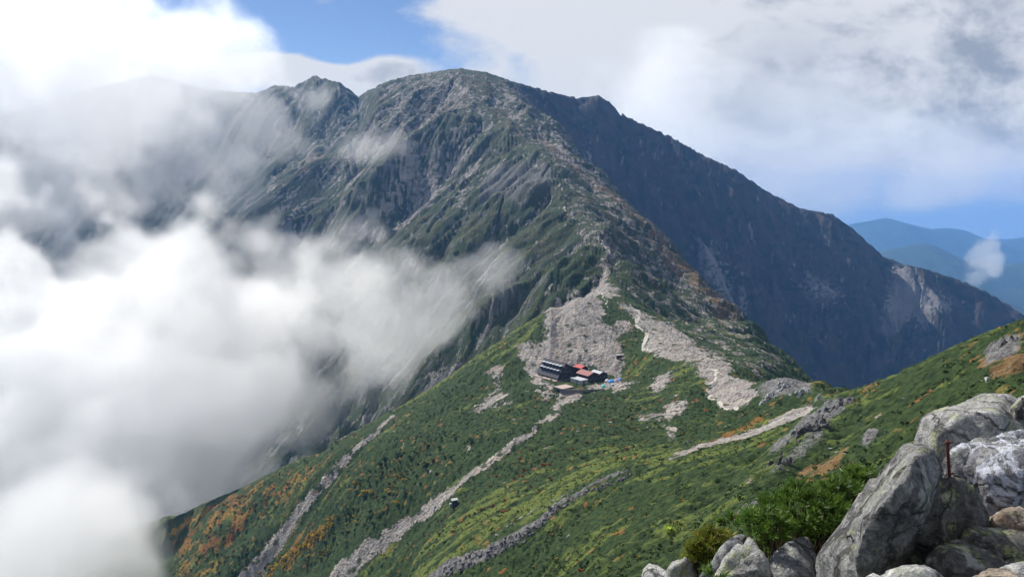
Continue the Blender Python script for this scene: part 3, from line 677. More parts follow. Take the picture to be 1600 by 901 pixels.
def plane_hit(px, py, z=None):
    d = ray(px, py); z = HUTZ if z is None else z
    return d * (z / d.z)
pB = plane_hit(872, 594); pA = plane_hit(847, 583); pC = plane_hit(905, 588)
uv_u = (pC - pB).normalized()
uv_v = Vector((-uv_u.y, uv_u.x, 0))
if uv_v.dot(pA - pB) < 0: uv_v = -uv_v
def empty(name, loc, rz=0.0):
    o = bpy.data.objects.new(name, None); COL.objects.link(o); o.location = loc; o.rotation_euler = (0, 0, rz); o.empty_display_size = .5
    return o
RZ = math.atan2(uv_u.y, uv_u.x)
def prism(name, prof, y0, y1, mat, parent):
    """profile in local x,z swept along local y"""
    n = len(prof); v = [(x, y0, z) for x, z in prof] + [(x, y1, z) for x, z in prof]
    f = [tuple(range(n)), tuple(range(2 * n - 1, n - 1, -1))] + [(i, i + n, (i + 1) % n + n, (i + 1) % n) for i in range(n)]
    return link_mesh(name, v, f, mat, parent, smooth=False)
def boxo(name, x0, x1, y0, y1, z0, z1, mat, parent):
    return prism(name, [(x0, z0), (x1, z0), (x1, z1), (x0, z1)], y0, y1, mat, parent)
def slab(name, xa, za, xb, zb, th, y0, y1, mat, parent):
    d = Vector((xb - xa, zb - za)).normalized(); nrm = Vector((-d.y, d.x)) * th
    return prism(name, [(xa, za), (xb, zb), (xb + nrm.x, zb + nrm.y), (xa + nrm.x, za + nrm.y)], y0, y1, mat, parent)

# main building: local x across the gable, local y back along the ridge (gable end at y = 0)
Wd = (pC - pB).length; Ln = 25.0; PKX = Wd * .36; PKH = 11.2; EH = 5.2
mh = empty('mountain_hut', pB, RZ)
tag(mh, 'large dark steep-roofed mountain hut with two rows of dormers on its long left slope', 'hut')
prism('wall', [(0.6, 0), (Wd, 0), (Wd, EH), (PKX, PKH - .4), (.6, 1.4)], .3, Ln - .3, M_wall, mh)
rf = slab('roof', -.3, .9, PKX, PKH, .3, 0, Ln, M_roof, mh)
slab('roof', PKX, PKH, Wd + .8, EH - .25, .3, 0, Ln, M_ridge, mh)
link = boxo('ridge_cap', PKX - .35, PKX + .35, -.1, Ln + .1, PKH + .1, PKH + .42, M_ridge, rf)
sl_ = Vector((PKX + .3, PKH - .9)).normalized()
for row, f_ in enumerate((.40, .70)):
    for k in range(6):
        cx = -.3 + f_ * (PKX + .3); cz = .9 + f_ * (PKH - .9); y0 = 2.0 + k * 3.8
        dm = prism('dormer', [(cx - 1.5, cz + .05), (cx + .8, cz + .1), (cx + 1.0, cz + 1.5), (cx - 1.5, cz + 1.35)], y0, y0 + 1.9, M_roof, mh)
        boxo('dormer_roof', cx - 1.8, cx + 1.1, y0 - .15, y0 + 2.05, cz + 1.52, cz + 1.70, M_glint, dm)
        boxo('pane', cx - 1.56, cx - 1.51, y0 + .3, y0 + 1.6, cz + .35, cz + 1.2, M_glass, dm)
for (x, z, w_, h_) in ((4, 1.3, 1.3, 1.2), (7, 1.3, 1.3, 1.2), (13, 1.3, 1.5, 1.2), (16.5, 1.3, 1.3, 1.2), (5.4, 4.6, 1.3, 1.2), (8, 4.6, 1.3, 1.2), (11, 4.6, 1.3, 1.2), (7, 7.6, 1.2, 1.1)):
    if x + w_ < Wd:
        fr = boxo('window', x - .12, x + w_ + .12, .20, .31, z - .12, z + h_ + .12, M_gwall, mh); boxo('pane', x, x + w_, .15, .205, z, z + h_, M_glass, fr)
boxo('door', 10, 11.4, .15, .3, 0, 2.3, M_door, mh)
boxo('foundation', -1.5, Wd * .9, -1.0, Ln * .9, -2.6, .12, M_stone, mh)
boxo('deck', -4.2, -1.52, -1.0, Ln, -.8, .1, M_wood, mh)

def gable_hut(name, px, py, w_, l_, eh, rh, roofm, wallm, label, wins=2, cat='hut', flip=False, z=None, rz=None):
    """small gabled building with its near corner on the terrace at a given spot; ridge along local y"""
    o = empty(name, plane_hit(px, py, z), RZ if rz is None else rz); tag(o, label, cat)
    prism('wall', [(0, -.8), (w_, -.8), (w_, eh), (w_ / 2, rh - .15), (0, eh)], 0, l_, wallm, o)
    slab('roof', -.4, eh - .15, w_ / 2, rh, .18, -.4, l_ + .4, roofm, o); slab('roof', w_ / 2, rh, w_ + .4, eh - .15, .18, -.4, l_ + .4, roofm, o)
    for k in range(wins):
        x = w_ * (k + .6) / (wins + .6)
        fr = boxo('window', x - .1, x + 1.0, -.09, .0 - .002, 1.2, 2.3, M_gwall, o); boxo('pane', x, x + .9, -.13, -.092, 1.3, 2.2, M_glass, fr)
    boxo('door', w_ * .08, w_ * .08 + .9, -.08, -.003, 0, 2.0, M_door, o)
    boxo('window', -.08, -.003, l_ * .3, l_ * .3 + 1.1, 1.2, 2.2, M_glass, o)
    return o
gable_hut('annex', 919, 597, 10.5, 13, 4.6, 6.6, M_red, M_wall, 'dark annex with weathered pinkish red roof joined to the right of the large dormered hut', 3, 'annex')
gable_hut('annex', 934, 594, 9.5, 9, 4.0, 5.6, M_white, M_wall, 'dark annex with white metal roof, rightmost of the hut buildings', 2, 'annex')
o = gable_hut('annex', 908, 586, 7, 8, 5.2, 6.6, M_bred, M_wall, 'small building with bright red roof behind the pinkish roofed annex', 1, 'annex')
sh = empty('storage_shed', plane_hit(907.5, 600.5), RZ); tag(sh, 'low flat-roofed shed with pale roof in front of the large dormered hut', 'shed')
boxo('wall', 0, 6.6, 0, 11, -.6, 2.7, M_gwall, sh); boxo('roof', -.3, 6.9, -.3, 11.3, 2.7, 2.92, M_white, sh); boxo('door', 2.2, 3.6, -.07, -.003, 0, 2.1, M_door, sh)
boxo('window', 4.6, 5.8, -.07, -.003, 1.1, 2.0, M_glass, sh); boxo('window', -.06, -.003, 3, 5, 1.1, 2.0, M_glass, sh)
# terrace with its retaining wall
def wall_along(name, pxs, h, th, mat, label, zb=None):
    pts = [plane_hit(*p) for p in pxs]; v = []; f = []
    for i, p in enumerate(pts):
        q = pts[min(i + 1, len(pts) - 1)] - pts[max(i - 1, 0)]; nn = Vector((-q.y, q.x, 0)).normalized() * th / 2
        v += [p - nn + Vector((0, 0, -4)), p + nn + Vector((0, 0, -4)), p + nn + Vector((0, 0, h)), p - nn + Vector((0, 0, h))]
    for i in range(len(pts) - 1):
        a = 4 * i
        for k in range(4): f.append((a + k, a + (k + 1) % 4, a + 4 + (k + 1) % 4, a + 4 + k))
    n = len(v); f += [(0, 1, 2, 3), (n - 1, n - 2, n - 3, n - 4)]
    return tag(link_mesh(name, v, f, mat, smooth=False), label, 'wall')
wall_along('retaining_wall', [(845, 592), (866, 603), (882, 608), (905, 609), (938, 608), (952, 603)], .25, .7, M_stone, 'dry stone retaining wall along the front edge of the hut terrace')
dk = empty('terrace_deck', plane_hit(884, 605), RZ); tag(dk, 'pinkish wooden deck on the terrace in front of the large hut', 'deck')
boxo('boards', -6, 5, -3, 6, .02, .45, M_wood, dk)
for k, (x, y) in enumerate(((-5.6, -2.6), (4.6, -2.6), (-5.6, 5.6), (4.6, 5.6))): boxo('leg', x - .15, x + .15, y - .15, y + .15, -1.0, .018, M_door, dk)
# tents: ridge tents with fly, two poles
def tent(px, py, s, rgb, label, rz):
    o = empty('tent', plane_hit(px, py), rz); tag(o, label, 'tent', 'tents pitched beside the hut')
    n = 12; v = []; f = []
    for j in range(7):
        a = math.pi * j / 6
        for i in range(n):
            b_ = 2 * math.pi * i / n; rr_ = math.cos(a / 2) ** .6 if j < 6 else 0.02
            v.append((rr_ * math.cos(b_) * s * 1.25, rr_ * math.sin(b_) * s * .95, math.sin(a / 2) * s * 1.05))
    for j in range(6):
        for i in range(n): f.append((j * n + i, j * n + (i + 1) % n, (j + 1) * n + (i + 1) % n, (j + 1) * n + i))
    link_mesh('fly', v, f, flat_mat('tent_cloth', rgb, .6, .1), o)
    link_mesh('entrance', [(-.4 * s, -.97 * s, .05), (.4 * s, -.97 * s, .05), (.12 * s, -.72 * s, .75 * s), (-.12 * s, -.72 * s, .75 * s), (0, -.6 * s, .05)], [(0, 1, 2, 3), (0, 3, 4), (1, 4, 2), (3, 2, 4)], flat_mat('tent_door', tuple(c * .4 for c in rgb), .6), o, smooth=False)
tent(955, 597, 1.9, (.10, .38, .80), 'large bright blue tent beside the right end of the hut terrace', .3)
tent(948.5, 595.5, 1.5, (.75, .62, .62), 'pale pinkish tent between the white roofed annex and the large blue tent', .9)
tent(963, 595, 1.3, (.62, .50, .68), 'lilac tent between two blue tents right of the hut', .1)
tent(969, 593.5, 1.4, (.12, .32, .78), 'small blue tent farthest right of the hut', 1.2)
tent(943, 604.5, 1.4, (.05, .55, .55), 'teal tent on the lower right edge of the terrace', .5)
tent(957, 601, 1.0, (.6, .7, .85), 'small pale blue tent just below the large bright blue tent', .5)
# little water hut on the rim right of the saddle and the shed on the slope
def tiny_hut(name, px, py, w_, l_, h_, rz, label, cat, roofm=M_gwall):
    g = hit(px, py); z = min(zat(g.x + a, g.y + b_) for a in (0, w_) for b_ in (0, l_))
    o = empty(name, (g.x - w_ / 2, g.y, z), rz); tag(o, label, cat)
    boxo('wall', 0, w_, 0, l_, -1.2, h_, M_wall, o); slab('roof', -.3, h_ + .02, w_ + .3, h_ + .35, .16, -.3, l_ + .3, roofm, o)
    boxo('door', w_ * .3, w_ * .3 + .8, -.06, -.003, .1, 1.9, M_door, o)
    return o
tiny_hut('shed', 711, 792, 2.8, 2.6, 3.6, .25, 'small dark upright shed with white roof on the slope beside the long scree gully', 'shed')
tk = hit(704, 789); tb = empty('water_tank', (tk.x, tk.y, zat(tk.x, tk.y)), .2); tag(tb, 'small white tank left of the dark upright shed on the slope', 'tank')
v = []; f = []
for j, (r_, z_) in enumerate(((.75, -.4), (.75, 1.0), (.6, 1.2), (.05, 1.25))):
    for i in range(14): v.append((r_ * math.cos(i * math.tau / 14), r_ * math.sin(i * math.tau / 14), z_))
for j in range(3):
    for i in range(14): f.append((j * 14 + i, j * 14 + (i + 1) % 14, (j + 1) * 14 + (i + 1) % 14, (j + 1) * 14 + i))
link_mesh('barrel', v, f, M_white, tb); boxo('stand', -.7, .7, -.7, .7, -.9, -.42, M_stone, tb)
tiny_hut('pump_house', 968, 559, 3.8, 2.6, 1.9, .1, 'tiny pale-roofed pump house among the pines right of the bare saddle', 'pump house')

# ------------------------------------------------------------------ rocks
_p3 = rng.permutation(512).astype(np.int64); _g3 = rng.normal(size=(512, 3)); _g3 /= np.linalg.norm(_g3, axis=1)[:, None]; _r3 = rng.random((512, 3))
def h3(i, j, k): return _p3[(i + _p3[(j + _p3[k & 511]) & 511]) & 511]
def perlin3(p):
    i = np.floor(p).astype(np.int64); f = p - i; u = f * f * f * (f * (f * 6 - 15) + 10); r = 0
    for dx in (0, 1):
        for dy in (0, 1):
            for dz in (0, 1):
                g = _g3[h3(i[:, 0] + dx, i[:, 1] + dy, i[:, 2] + dz)]
                d = ((f - (dx, dy, dz)) * g).sum(1)
                wx_ = u[:, 0] if dx else 1 - u[:, 0]; wy_ = u[:, 1] if dy else 1 - u[:, 1]; wz_ = u[:, 2] if dz else 1 - u[:, 2]
                r = r + d * wx_ * wy_ * wz_
    return r * 1.4
def fbm3(p, o=4, g=.5):
    s = 0; a = 1
    for k in range(o): s = s + a * perlin3(p * 2 ** k + k * 7.7); a *= g
    return s
def chips(p):
    """flat broken facets: every cell leans its own way"""
    i = np.floor(p).astype(np.int64); best = np.full(len(p), 9e9); out = np.zeros(len(p))
    for dx in (-1, 0, 1):
        for dy in (-1, 0, 1):
            for dz in (-1, 0, 1):
                h = h3(i[:, 0] + dx, i[:, 1] + dy, i[:, 2] + dz); c = i + (dx, dy, dz) + _r3[h]
                d = p - c; dd = (d * d).sum(1); m = dd < best
                best[m] = dd[m]; out[m] = ((d * _g3[h]).sum(1))[m]
    return out
def rock_mat(name, base, lichen=.25, white=0.0, rust=0.0, dark=.4):
    m, t, b = new_mat(name)
    p = t.new('ShaderNodeTexCoord').outputs['Object']
    n1 = t.noise(p, 2.2, 6, .62); n2 = t.noise(p, 9, 6, .68); n3 = t.noise(p, 42, 5, .7); n4 = t.noise(t.vmath('ADD', p, (7, 3, 1)), 3.4, 5, .62); n5 = t.noise(t.vmath('ADD', p, (17, 3, 1)), 5.0, 4, .55)
    c = t.mix(t.ramp(n2, .3, .7), tuple(x * .55 for x in base) + (1,), tuple(min(1, x * 1.25) for x in base) + (1,))
    c = t.mix(t.ramp(n3, .40, .62), t.mix(1.0, c, (.50, .50, .52, 1), 'MULTIPLY'), c)
    c = t.mix(t.ramp(n4, .50, .62, 0, dark), c, (.035, .035, .038, 1))                      # black crust lichen
    c = t.mix(t.math('MULTIPLY', t.ramp(t.math('ADD', t.math('MULTIPLY', n5, .7), t.math('MULTIPLY', n3, .3)), .54, .60), lichen), c, (.30, .34, .10, 1))   # map lichen
    c = t.mix(t.math('MULTIPLY', t.ramp(t.noise(t.vmath('ADD', p, (1, 30, 5)), 6, 5, .65), .56, .64), .5), c, (.42, .43, .40, 1))
    ce_ = t.vor(t.vmath('ADD', p, t.vmath('SCALE', t.comb(n1, n2, n5), None, .35)), 2.1, 'DISTANCE_TO_EDGE')
    c = t.mix(t.math('MULTIPLY', t.ramp(ce_, .028, .004), .75), c, (.03, .03, .03, 1))
    if rust: c = t.mix(t.ramp(n1, .42, .6, 0, rust), c, (.25, .15, .085, 1))
    if white:
        wn = t.noise(t.vmath('MULTIPLY', p, (1.0, 1.0, 1.0)), 2.6, 6, .62, 1.2)
        c = t.mix(t.math('MULTIPLY', t.ramp(t.math('ABSOLUTE', t.math('SUBTRACT', wn, .5)), .045, .01), white), c, (.62, .65, .74, 1))
    t.put(b.inputs['Base Color'], c); b.inputs['Roughness'].default_value = .9; b.inputs['Specular IOR Level'].default_value = .2
    hgt = t.math('ADD', t.math('ADD', t.math('MULTIPLY', n2, 1.0), t.math('MULTIPLY', n3, .5)), t.math('MULTIPLY', t.ramp(ce_, 0, .05), .8)); bump(t, b, hgt, 1.0, .03)
    return m
def hull_rock(name, pts, vox, mat, amp=.05, chip=.12, cs=2.2, seed=0.0, loc=None, parent=None, crack=0.03, cuts=10):
    bm = bmesh.new()
    loc = Vector(loc) if loc is not None else sum((Vector(p) for p in pts), Vector()) / len(pts)
    for p in pts: bm.verts.new(Vector(p) - loc)
    r = bmesh.ops.convex_hull(bm, input=bm.verts)
    bmesh.ops.delete(bm, geom=list({e for e in r['geom_interior'] + r['geom_unused'] if isinstance(e, bmesh.types.BMVert)}), context='VERTS')
    rc = random.Random(int(seed * 131) + 7)           # knock corners off along flat planes
    for k in range(cuts):
        d = Vector((rc.gauss(0, 1), rc.gauss(0, 1) - .2, rc.gauss(.2, .8))).normalized(); hs = [d.dot(v_.co) for v_ in bm.verts]
        if not hs: break
        c_ = max(hs) - (max(hs) - min(hs)) * rc.uniform(.02, .065)
        r = bmesh.ops.bisect_plane(bm, geom=bm.verts[:] + bm.edges[:] + bm.faces[:], plane_co=d * c_, plane_no=d, clear_outer=True)
        bmesh.ops.contextual_create(bm, geom=[g_ for g_ in r['geom_cut'] if isinstance(g_, bmesh.types.BMEdge)])
    bmesh.ops.recalc_face_normals(bm, faces=bm.faces)
    me = bpy.data.meshes.new(name); bm.to_mesh(me); bm.free()
    o = bpy.data.objects.new(name, me); COL.objects.link(o); o.location = loc
    md = o.modifiers.new('r', 'REMESH'); md.mode = 'VOXEL'; md.voxel_size = vox
    dg = bpy.context.evaluated_depsgraph_get(); me2 = bpy.data.meshes.new_from_object(o.evaluated_get(dg)); o.modifiers.clear(); o.data = me2; me2.name = name; bpy.data.meshes.remove(me)
    n = len(me2.vertices); co = np.empty(n * 3); me2.vertices.foreach_get('co', co); co = co.reshape(-1, 3); nr_ = np.empty(n * 3); me2.vertices.foreach_get('normal', nr_); nr_ = nr_.reshape(-1, 3)
    q = co + seed * 3.3 + np.array(loc) * .37
    d = chips(q * cs * 1.3) * chip * .22 + chips(q * cs * 4 + 5) * chip * .10 + fbm3(q * cs * 1.6, 5, .55) * amp * .6
    if crack: d = d - crack * np.exp(-(perlin3(q * np.array([1.1, 1.1, .6]) * cs * .55) / .05) ** 2)
    co = co + nr_ * d[:, None]
    me2.vertices.foreach_set('co', co.ravel()); me2.update()
    me2.polygons.foreach_set('use_smooth', np.ones(len(me2.polygons), bool))
    me2.materials.clear(); me2.materials.append(mat)
    if parent: o.parent = parent
    return o
G_grey = rock_mat('pale_lichened_rock', (.42, .415, .40), .45); G_dark = rock_mat('shaded_grey_green_rock', (.13, .125, .115), .45, dark=.55); G_mid = rock_mat('leaning_grey_rock', (.255, .255, .25), .25, dark=.5); G_blue = rock_mat('smooth_grey_rock', (.24, .25, .27), .12, dark=.25, rust=.2)  # grey-green rock: base darkened to stand in for shade on its two boulders
G_quartz = rock_mat('quartz_veined_rock', (.24, .24, .26), .1, white=.6, dark=.5); G_rust = rock_mat('rusty_rock', (.33, .28, .23), .25, rust=.6); G_pale = rock_mat('very_pale_rock', (.54, .54, .53), .2, dark=.2, rust=.2)
def fg_rock(s, Yd, back, mat, label, extra=(), **kw):
    """s: outline px,py[,dY]; back = how far the rock goes back from it; the foot reaches the ground"""
    pts = []; base = []
    for t_ in s.split():
        a = list(map(float, t_.split(','))); yy = Yd + (a[2] if len(a) > 2 else 0)
        p = P(a[0], a[1], yy); pts.append(p)
        k_ = (p.y + back) / p.y; pts.append(Vector((p.x * k_ * (1 - .0), p.y * k_, p.z * k_ - back * .15)))
    xs_ = [p.x for p in pts]; x0, x1 = min(xs_), max(xs_)
    for x in (x0 + .06 * (x1 - x0), x1 - .06 * (x1 - x0)):
        for y in (Yd + .05, Yd + back):
            zz = zat(x, y) - .35
            if zz < min(p.z for p in pts): pts.append(Vector((x, y, zz)))
    for t_ in extra: pts.append(P(*t_))
    o = hull_rock('boulder', pts, kw.pop('vox', .03), mat, **kw)
    tag(o, label, 'boulder', 'boulders heaped at the viewpoint')
    return o
fg_rock('1442,640,.4 1448,630,.9 1480,619,1.2 1540,613,1.4 1578,613,1.4 1592,626,1.2 1604,668,.3 1560,672,0 1515,690,-.1 1482,712,-.1 1465,712,0 1444,682,.2 1500,655,-.15 1545,645,-.1', 6.3, 1.2, G_grey, 'big flat-topped pale slab with lichen, topmost of the boulder heap', amp=.016, chip=.16, cs=1.2, seed=1, cuts=6)
fg_rock('1582,628,0 1592,616,.1 1640,612,.2 1640,690,0 1590,665,0', 6.6, 1.3, G_grey, 'pale boulder cut by the right edge, just right of the big flat-topped slab', amp=.03, chip=.10, cs=1.8, seed=2)
fg_rock('1470,722,.1 1490,702,.2 1530,686,.4 1580,673,.5 1640,672,.5 1640,800,.35 1580,800,.35 1540,795,.3 1520,765,.2', 4.9, .9, G_quartz, 'dark boulder streaked with white quartz below the flat-topped slab', amp=.05, chip=.16, cs=2.4, seed=3, extra=((1560, 705, 4.75), (1600, 720, 4.7)))
fg_rock('1398,702,.7 1412,691,.6 1436,692,.45 1462,707,.3 1474,722,.0 1455,758,-.15 1418,800,-.15 1388,858,-.05 1352,925,.05 1290,925,.3 1281,872,.5 1300,846,.6 1336,798,.7 1382,728,.75', 3.8, .5, G_mid, 'tall leaning boulder with sunlit left edge and a deep crack beside it', amp=.018, chip=.13, cs=1.7, seed=4, vox=.02, crack=.04, extra=((1432, 722, 3.62), (1396, 770, 3.5), (1364, 812, 3.5), (1340, 850, 3.55), (1325, 905, 3.7)))
fg_rock('1476,724,.1 1500,747,.1 1524,768,.1 1537,802,.1 1545,862,0 1500,925,-.2 1365,925,-.25 1392,858,-.15 1422,802,-.05 1458,760,0', 4.05, .8, G_dark, 'broad shaded boulder leaning against the right side of the tall cracked one', amp=.016, chip=.15, cs=1.5, seed=5, cuts=5, vox=.025)
fg_rock('1490,832,.3 1530,818,.5 1570,822,.5 1640,840,.4 1640,960,-.1 1455,960,-.1 1450,862,0', 3.5, .9, G_dark, 'low dark boulder in shadow at the lower right, right of the broad shaded one', amp=.03, chip=.10, cs=1.8, seed=6)
fg_rock('1552,800,.1 1572,790,.2 1640,783,.3 1640,840,0 1590,836,0', 4.3, .7, G_rust, 'flat brown boulder wedged under the quartz-streaked one at the right edge', amp=.03, chip=.08, cs=2, seed=7)
fg_rock('1335,905,0 1368,890,.05 1400,886,.1 1440,885,.1 1478,900,0 1500,950,-.1 1320,950,-.1', 2.35, .5, G_pale, 'white boulder top poking up at the bottom edge under the tall cracked one', amp=.02, chip=.05, cs=3.5, seed=8, vox=.015)
fg_rock('1497,903,0 1520,892,.05 1550,883,.1 1580,886,.1 1594,901,0 1600,950,-.1 1490,950,-.1', 2.3, .45, G_rust, 'orange-brown boulder at the bottom edge near the right corner', amp=.02, chip=.05, cs=3.5, seed=9, vox=.015)
fg_rock('1560,884,.1 1585,876,.15 1610,872,.15 1660,880,.1 1660,950,-.1 1590,950,-.1', 2.55, .45, G_grey, 'greenish white boulder in the bottom right corner', amp=.02, chip=.05, cs=3.5, seed=10, vox=.015)
fg_rock('1200,878,.1 1206,860,.15 1236,836,.2 1264,828,.25 1276,846,.2 1281,925,0 1206,925,0', 4.6, .7, G_blue, 'smooth grey boulder with a flat face under the big dwarf pine', amp=.015, chip=.05, cs=1.6, seed=11)
fg_rock('1113,912,0 1130,872,.1 1150,852,.15 1172,842,.2 1184,862,.1 1202,884,0 1206,935,0 1110,935,0', 4.3, .6, G_grey, 'pale-topped boulder left of the smooth grey flat-faced one', amp=.02, chip=.14, cs=2.8, seed=12, cuts=4, vox=.022)
fg_rock('1094,900,0 1120,862,.1 1150,831,.15 1163,828,.15 1169,846,.1 1150,880,0 1120,925,0 1094,925,0', 4.9, .5, G_blue, 'thin upright slab between the small pine and the pale-topped boulder', amp=.02, chip=.07, cs=2.2, seed=13, cuts=4)
fg_rock('1006,884,0 1013,873,.1 1028,879,.1 1042,888,.05 1047,925,0 1003,925,0', 5.6, .5, G_pale, 'small white angular boulder, leftmost of the heap', amp=.015, chip=.12, cs=2.8, seed=14, cuts=4)
fg_rock('1040,888,0 1060,868,.1 1074,862,.1 1086,878,.05 1092,925,0 1040,925,0', 5.2, .5, G_grey, 'pale jagged boulder right of the leftmost small white one', amp=.04, chip=.12, cs=3, seed=15, cuts=4)

# rusty post stub between the boulders
po = empty('metal_post', P(1486, 706, 4.95), 0); tag(po, 'rusty red-brown metal post stub standing among the boulders', 'post')
M_rust = flat_mat('rusty_iron', (.09, .03, .022), .7, .35, 25)
def bar(name, a, b_, r_, mat, parent, n=10):
    a, b_ = Vector(a), Vector(b_); q = (b_ - a).to_track_quat('Z', 'Y'); L = (b_ - a).length
    v = []; f = []
    for z_, rr_ in ((0, r_), (L * .96, r_), (L, r_ * .7)):
        for i in range(n): v.append(a + q @ Vector((rr_ * math.cos(i * math.tau / n), rr_ * math.sin(i * math.tau / n), z_)))
    for j in range(2):
        for i in range(n): f.append((j * n + i, j * n + (i + 1) % n, (j + 1) * n + (i + 1) % n, (j + 1) * n + i))
    f += [tuple(range(n))[::-1], tuple(range(2 * n, 3 * n))]
    return link_mesh(name, v, f, mat, parent)
bar('shaft', (.012, 0, -.25), (-.03, 0, .08), .010, M_rust, po); bar('flange', (-.05, -.01, .065), (.0, -.01, .067), .006, M_rust, po); bar('bolt', (-.025, -.02, .06), (-.025, .02, .06), .004, M_rust, po)

# ------------------------------------------------------------------ dwarf pines at the viewpoint
def needle_mat(name, c0, c1, c2):
    m, t, b = new_mat(name); p = t.new('ShaderNodeTexCoord').outputs['Object']
    rn = t.new('ShaderNodeNewGeometry').outputs['Random Per Island']
    c = t.mix(t.ramp(t.noise(p, 4, 3), .3, .7), c0 + (1,), c1 + (1,)); c = t.mix(t.math('MULTIPLY', t.ramp(rn, .55, 1.0), .7), c, c2 + (1,))
    t.put(b.inputs['Base Color'], c); b.inputs['Roughness'].default_value = .5; b.inputs['Specular IOR Level'].default_value = .35
    tr = t.new('ShaderNodeBsdfTranslucent'); t.put(tr.inputs[0], c); ms = t.new('ShaderNodeMixShader'); ms.inputs[0].default_value = .35
    t.l.new(b.outputs[0], ms.inputs[1]); t.l.new(tr.outputs[0], ms.inputs[2])
    out = [n for n in t.n if n.type == 'OUTPUT_MATERIAL'][0]; t.l.new(ms.outputs[0], out.inputs[0])
    return m
N_green = needle_mat('pine_needles', (.045, .105, .018), (.11, .21, .028), (.20, .28, .04)); N_yel = needle_mat('yellowing_needles', (.09, .14, .02), (.20, .24, .03), (.32, .20, .03))
M_bark = flat_mat('pine_bark', (.11, .075, .05), .9, .4, 8)
def pine_shrub(lobes, Yd, n_tuft, mat, label, nl=.05):
    """lobes: (px, py, rx_px, ry_px, dY)"""
    base = P(lobes[0][0], lobes[0][1] + 30, Yd); o = empty('dwarf_pine', base); tag(o, label, 'dwarf pine', 'dwarf pines among the viewpoint boulders')
    v = []; f = []; bv = []; bf = []
    root = Vector((base.x, base.y + .3, zat(base.x, base.y + .3)))
    tot_ = sum(l[2] * l[3] for l in lobes); rnd = random.Random(int(Yd * 100) + n_tuft)
    for (px, py, rx, ry, dy) in lobes:
        c = P(px, py, Yd + dy); s = (Yd + dy) / 1250; RX, RZ_, RY = rx * s, ry * s, (rx * s + ry * s) * .5
        for k in range(int(n_tuft * rx * ry / tot_)):
            a = rnd.uniform(0, math.tau); ph = math.asin(rnd.uniform(-.25, 1)); q = rnd.uniform(.72, 1.02)
            d = Vector((math.cos(a) * math.cos(ph), math.sin(a) * math.cos(ph), math.sin(ph)))
            p = c + Vector((d.x * RX, d.y * RY, d.z * RZ_)) * q
            ax = (Vector((d.x, d.y, d.z * .6 + .75)) + Vector((rnd.uniform(-.3, .3),) * 3)).normalized(); ax += Vector((rnd.uniform(-.25, .25), rnd.uniform(-.25, .25), 0)); ax.normalize()
            e1 = ax.orthogonal().normalized(); e2 = ax.cross(e1); L = nl * rnd.uniform(.8, 1.25); stem = L * .8
            for m_ in range(28):
                t_ = rnd.random(); b0 = p + ax * (t_ * stem); al = rnd.uniform(0, math.tau); rad = e1 * math.cos(al) + e2 * math.sin(al)
                nd = (ax * .55 + rad * (.85 - .45 * t_) * rnd.uniform(.7, 1.1)).normalized(); sd = nd.cross(rad).normalized() * .0026 * rnd.uniform(.8, 1.2)
                ll = L * rnd.uniform(.65, 1.0); i0 = len(v) - base.x * 0
                i0 = len(v); v += [b0 - sd - base, b0 + sd - base, b0 + nd * ll * .6 + sd - base + ax * .002, b0 + nd * ll - base + ax * ll * .12, b0 + nd * ll * .6 - sd - base + ax * .002]
                f.append((i0, i0 + 1, i0 + 2, i0 + 3, i0 + 4))
            if k % 9 == 0:      # a branch from the root to the tuft
                mid = root.lerp(p, .55) + Vector((rnd.uniform(-.1, .1), rnd.uniform(-.1, .1), -.05)); P0 = [root.lerp(c, .4), mid, p + ax * stem * .6]
                for s_i in range(2):
                    a_, b_ = P0[s_i], P0[s_i + 1]; q_ = (b_ - a_).to_track_quat('Z', 'Y'); i0 = len(bv)
                    for z_, r_ in ((0, .010 - .004 * s_i), (1, .006 - .003 * s_i)):
                        for i in range(5): bv.append(a_.lerp(b_, z_) + q_ @ Vector((r_ * math.cos(i * math.tau / 5), r_ * math.sin(i * math.tau / 5), 0)) - base)
                    for i in range(5): bf.append((i0 + i, i0 + (i + 1) % 5, i0 + 5 + (i + 1) % 5, i0 + 5 + i))
    link_mesh('foliage', v, f, mat, o); link_mesh('branches', bv, bf, M_bark, o)
    return o
pine_shrub([(1260, 805, 65, 32, 0), (1245, 772, 18, 12, .1), (1300, 768, 16, 14, .2), (1205, 792, 20, 12, .1), (1230, 860, 45, 20, .4), (1280, 862, 45, 20, .5), (1200, 825, 35, 25, -.2), (1320, 790, 42, 34, .3), (1340, 760, 22, 24, .5), (1225, 840, 40, 22, .2), (1290, 830, 60, 30, .3), (1180, 815, 20, 14, .1), (1330, 822, 30, 30, .5), (1348, 750, 10, 16, .5)], 5.2, 1250, N_green, 'large bushy green dwarf pine behind the smooth grey boulder')
pine_shrub([(1104, 868, 24, 20, 0), (1110, 842, 14, 13, .1), (1092, 884, 20, 15, .1), (1134, 852, 14, 12, .3), (1122, 880, 18, 16, .3), (1088, 862, 10, 8, 0), (1126, 866, 12, 9, 0)], 5.3, 330, N_yel, 'small yellowing dwarf pine left of the thin upright slab')
pine_shrub([(1141, 822, 9, 8, 0)], 5.9, 10, N_green, 'single sprig of green pine above the thin upright slab', .07)
pine_shrub([(1117, 902, 7, 6, 0)], 4.1, 6, N_green, 'tiny green sprig at the foot of the pale-topped boulder', .05)

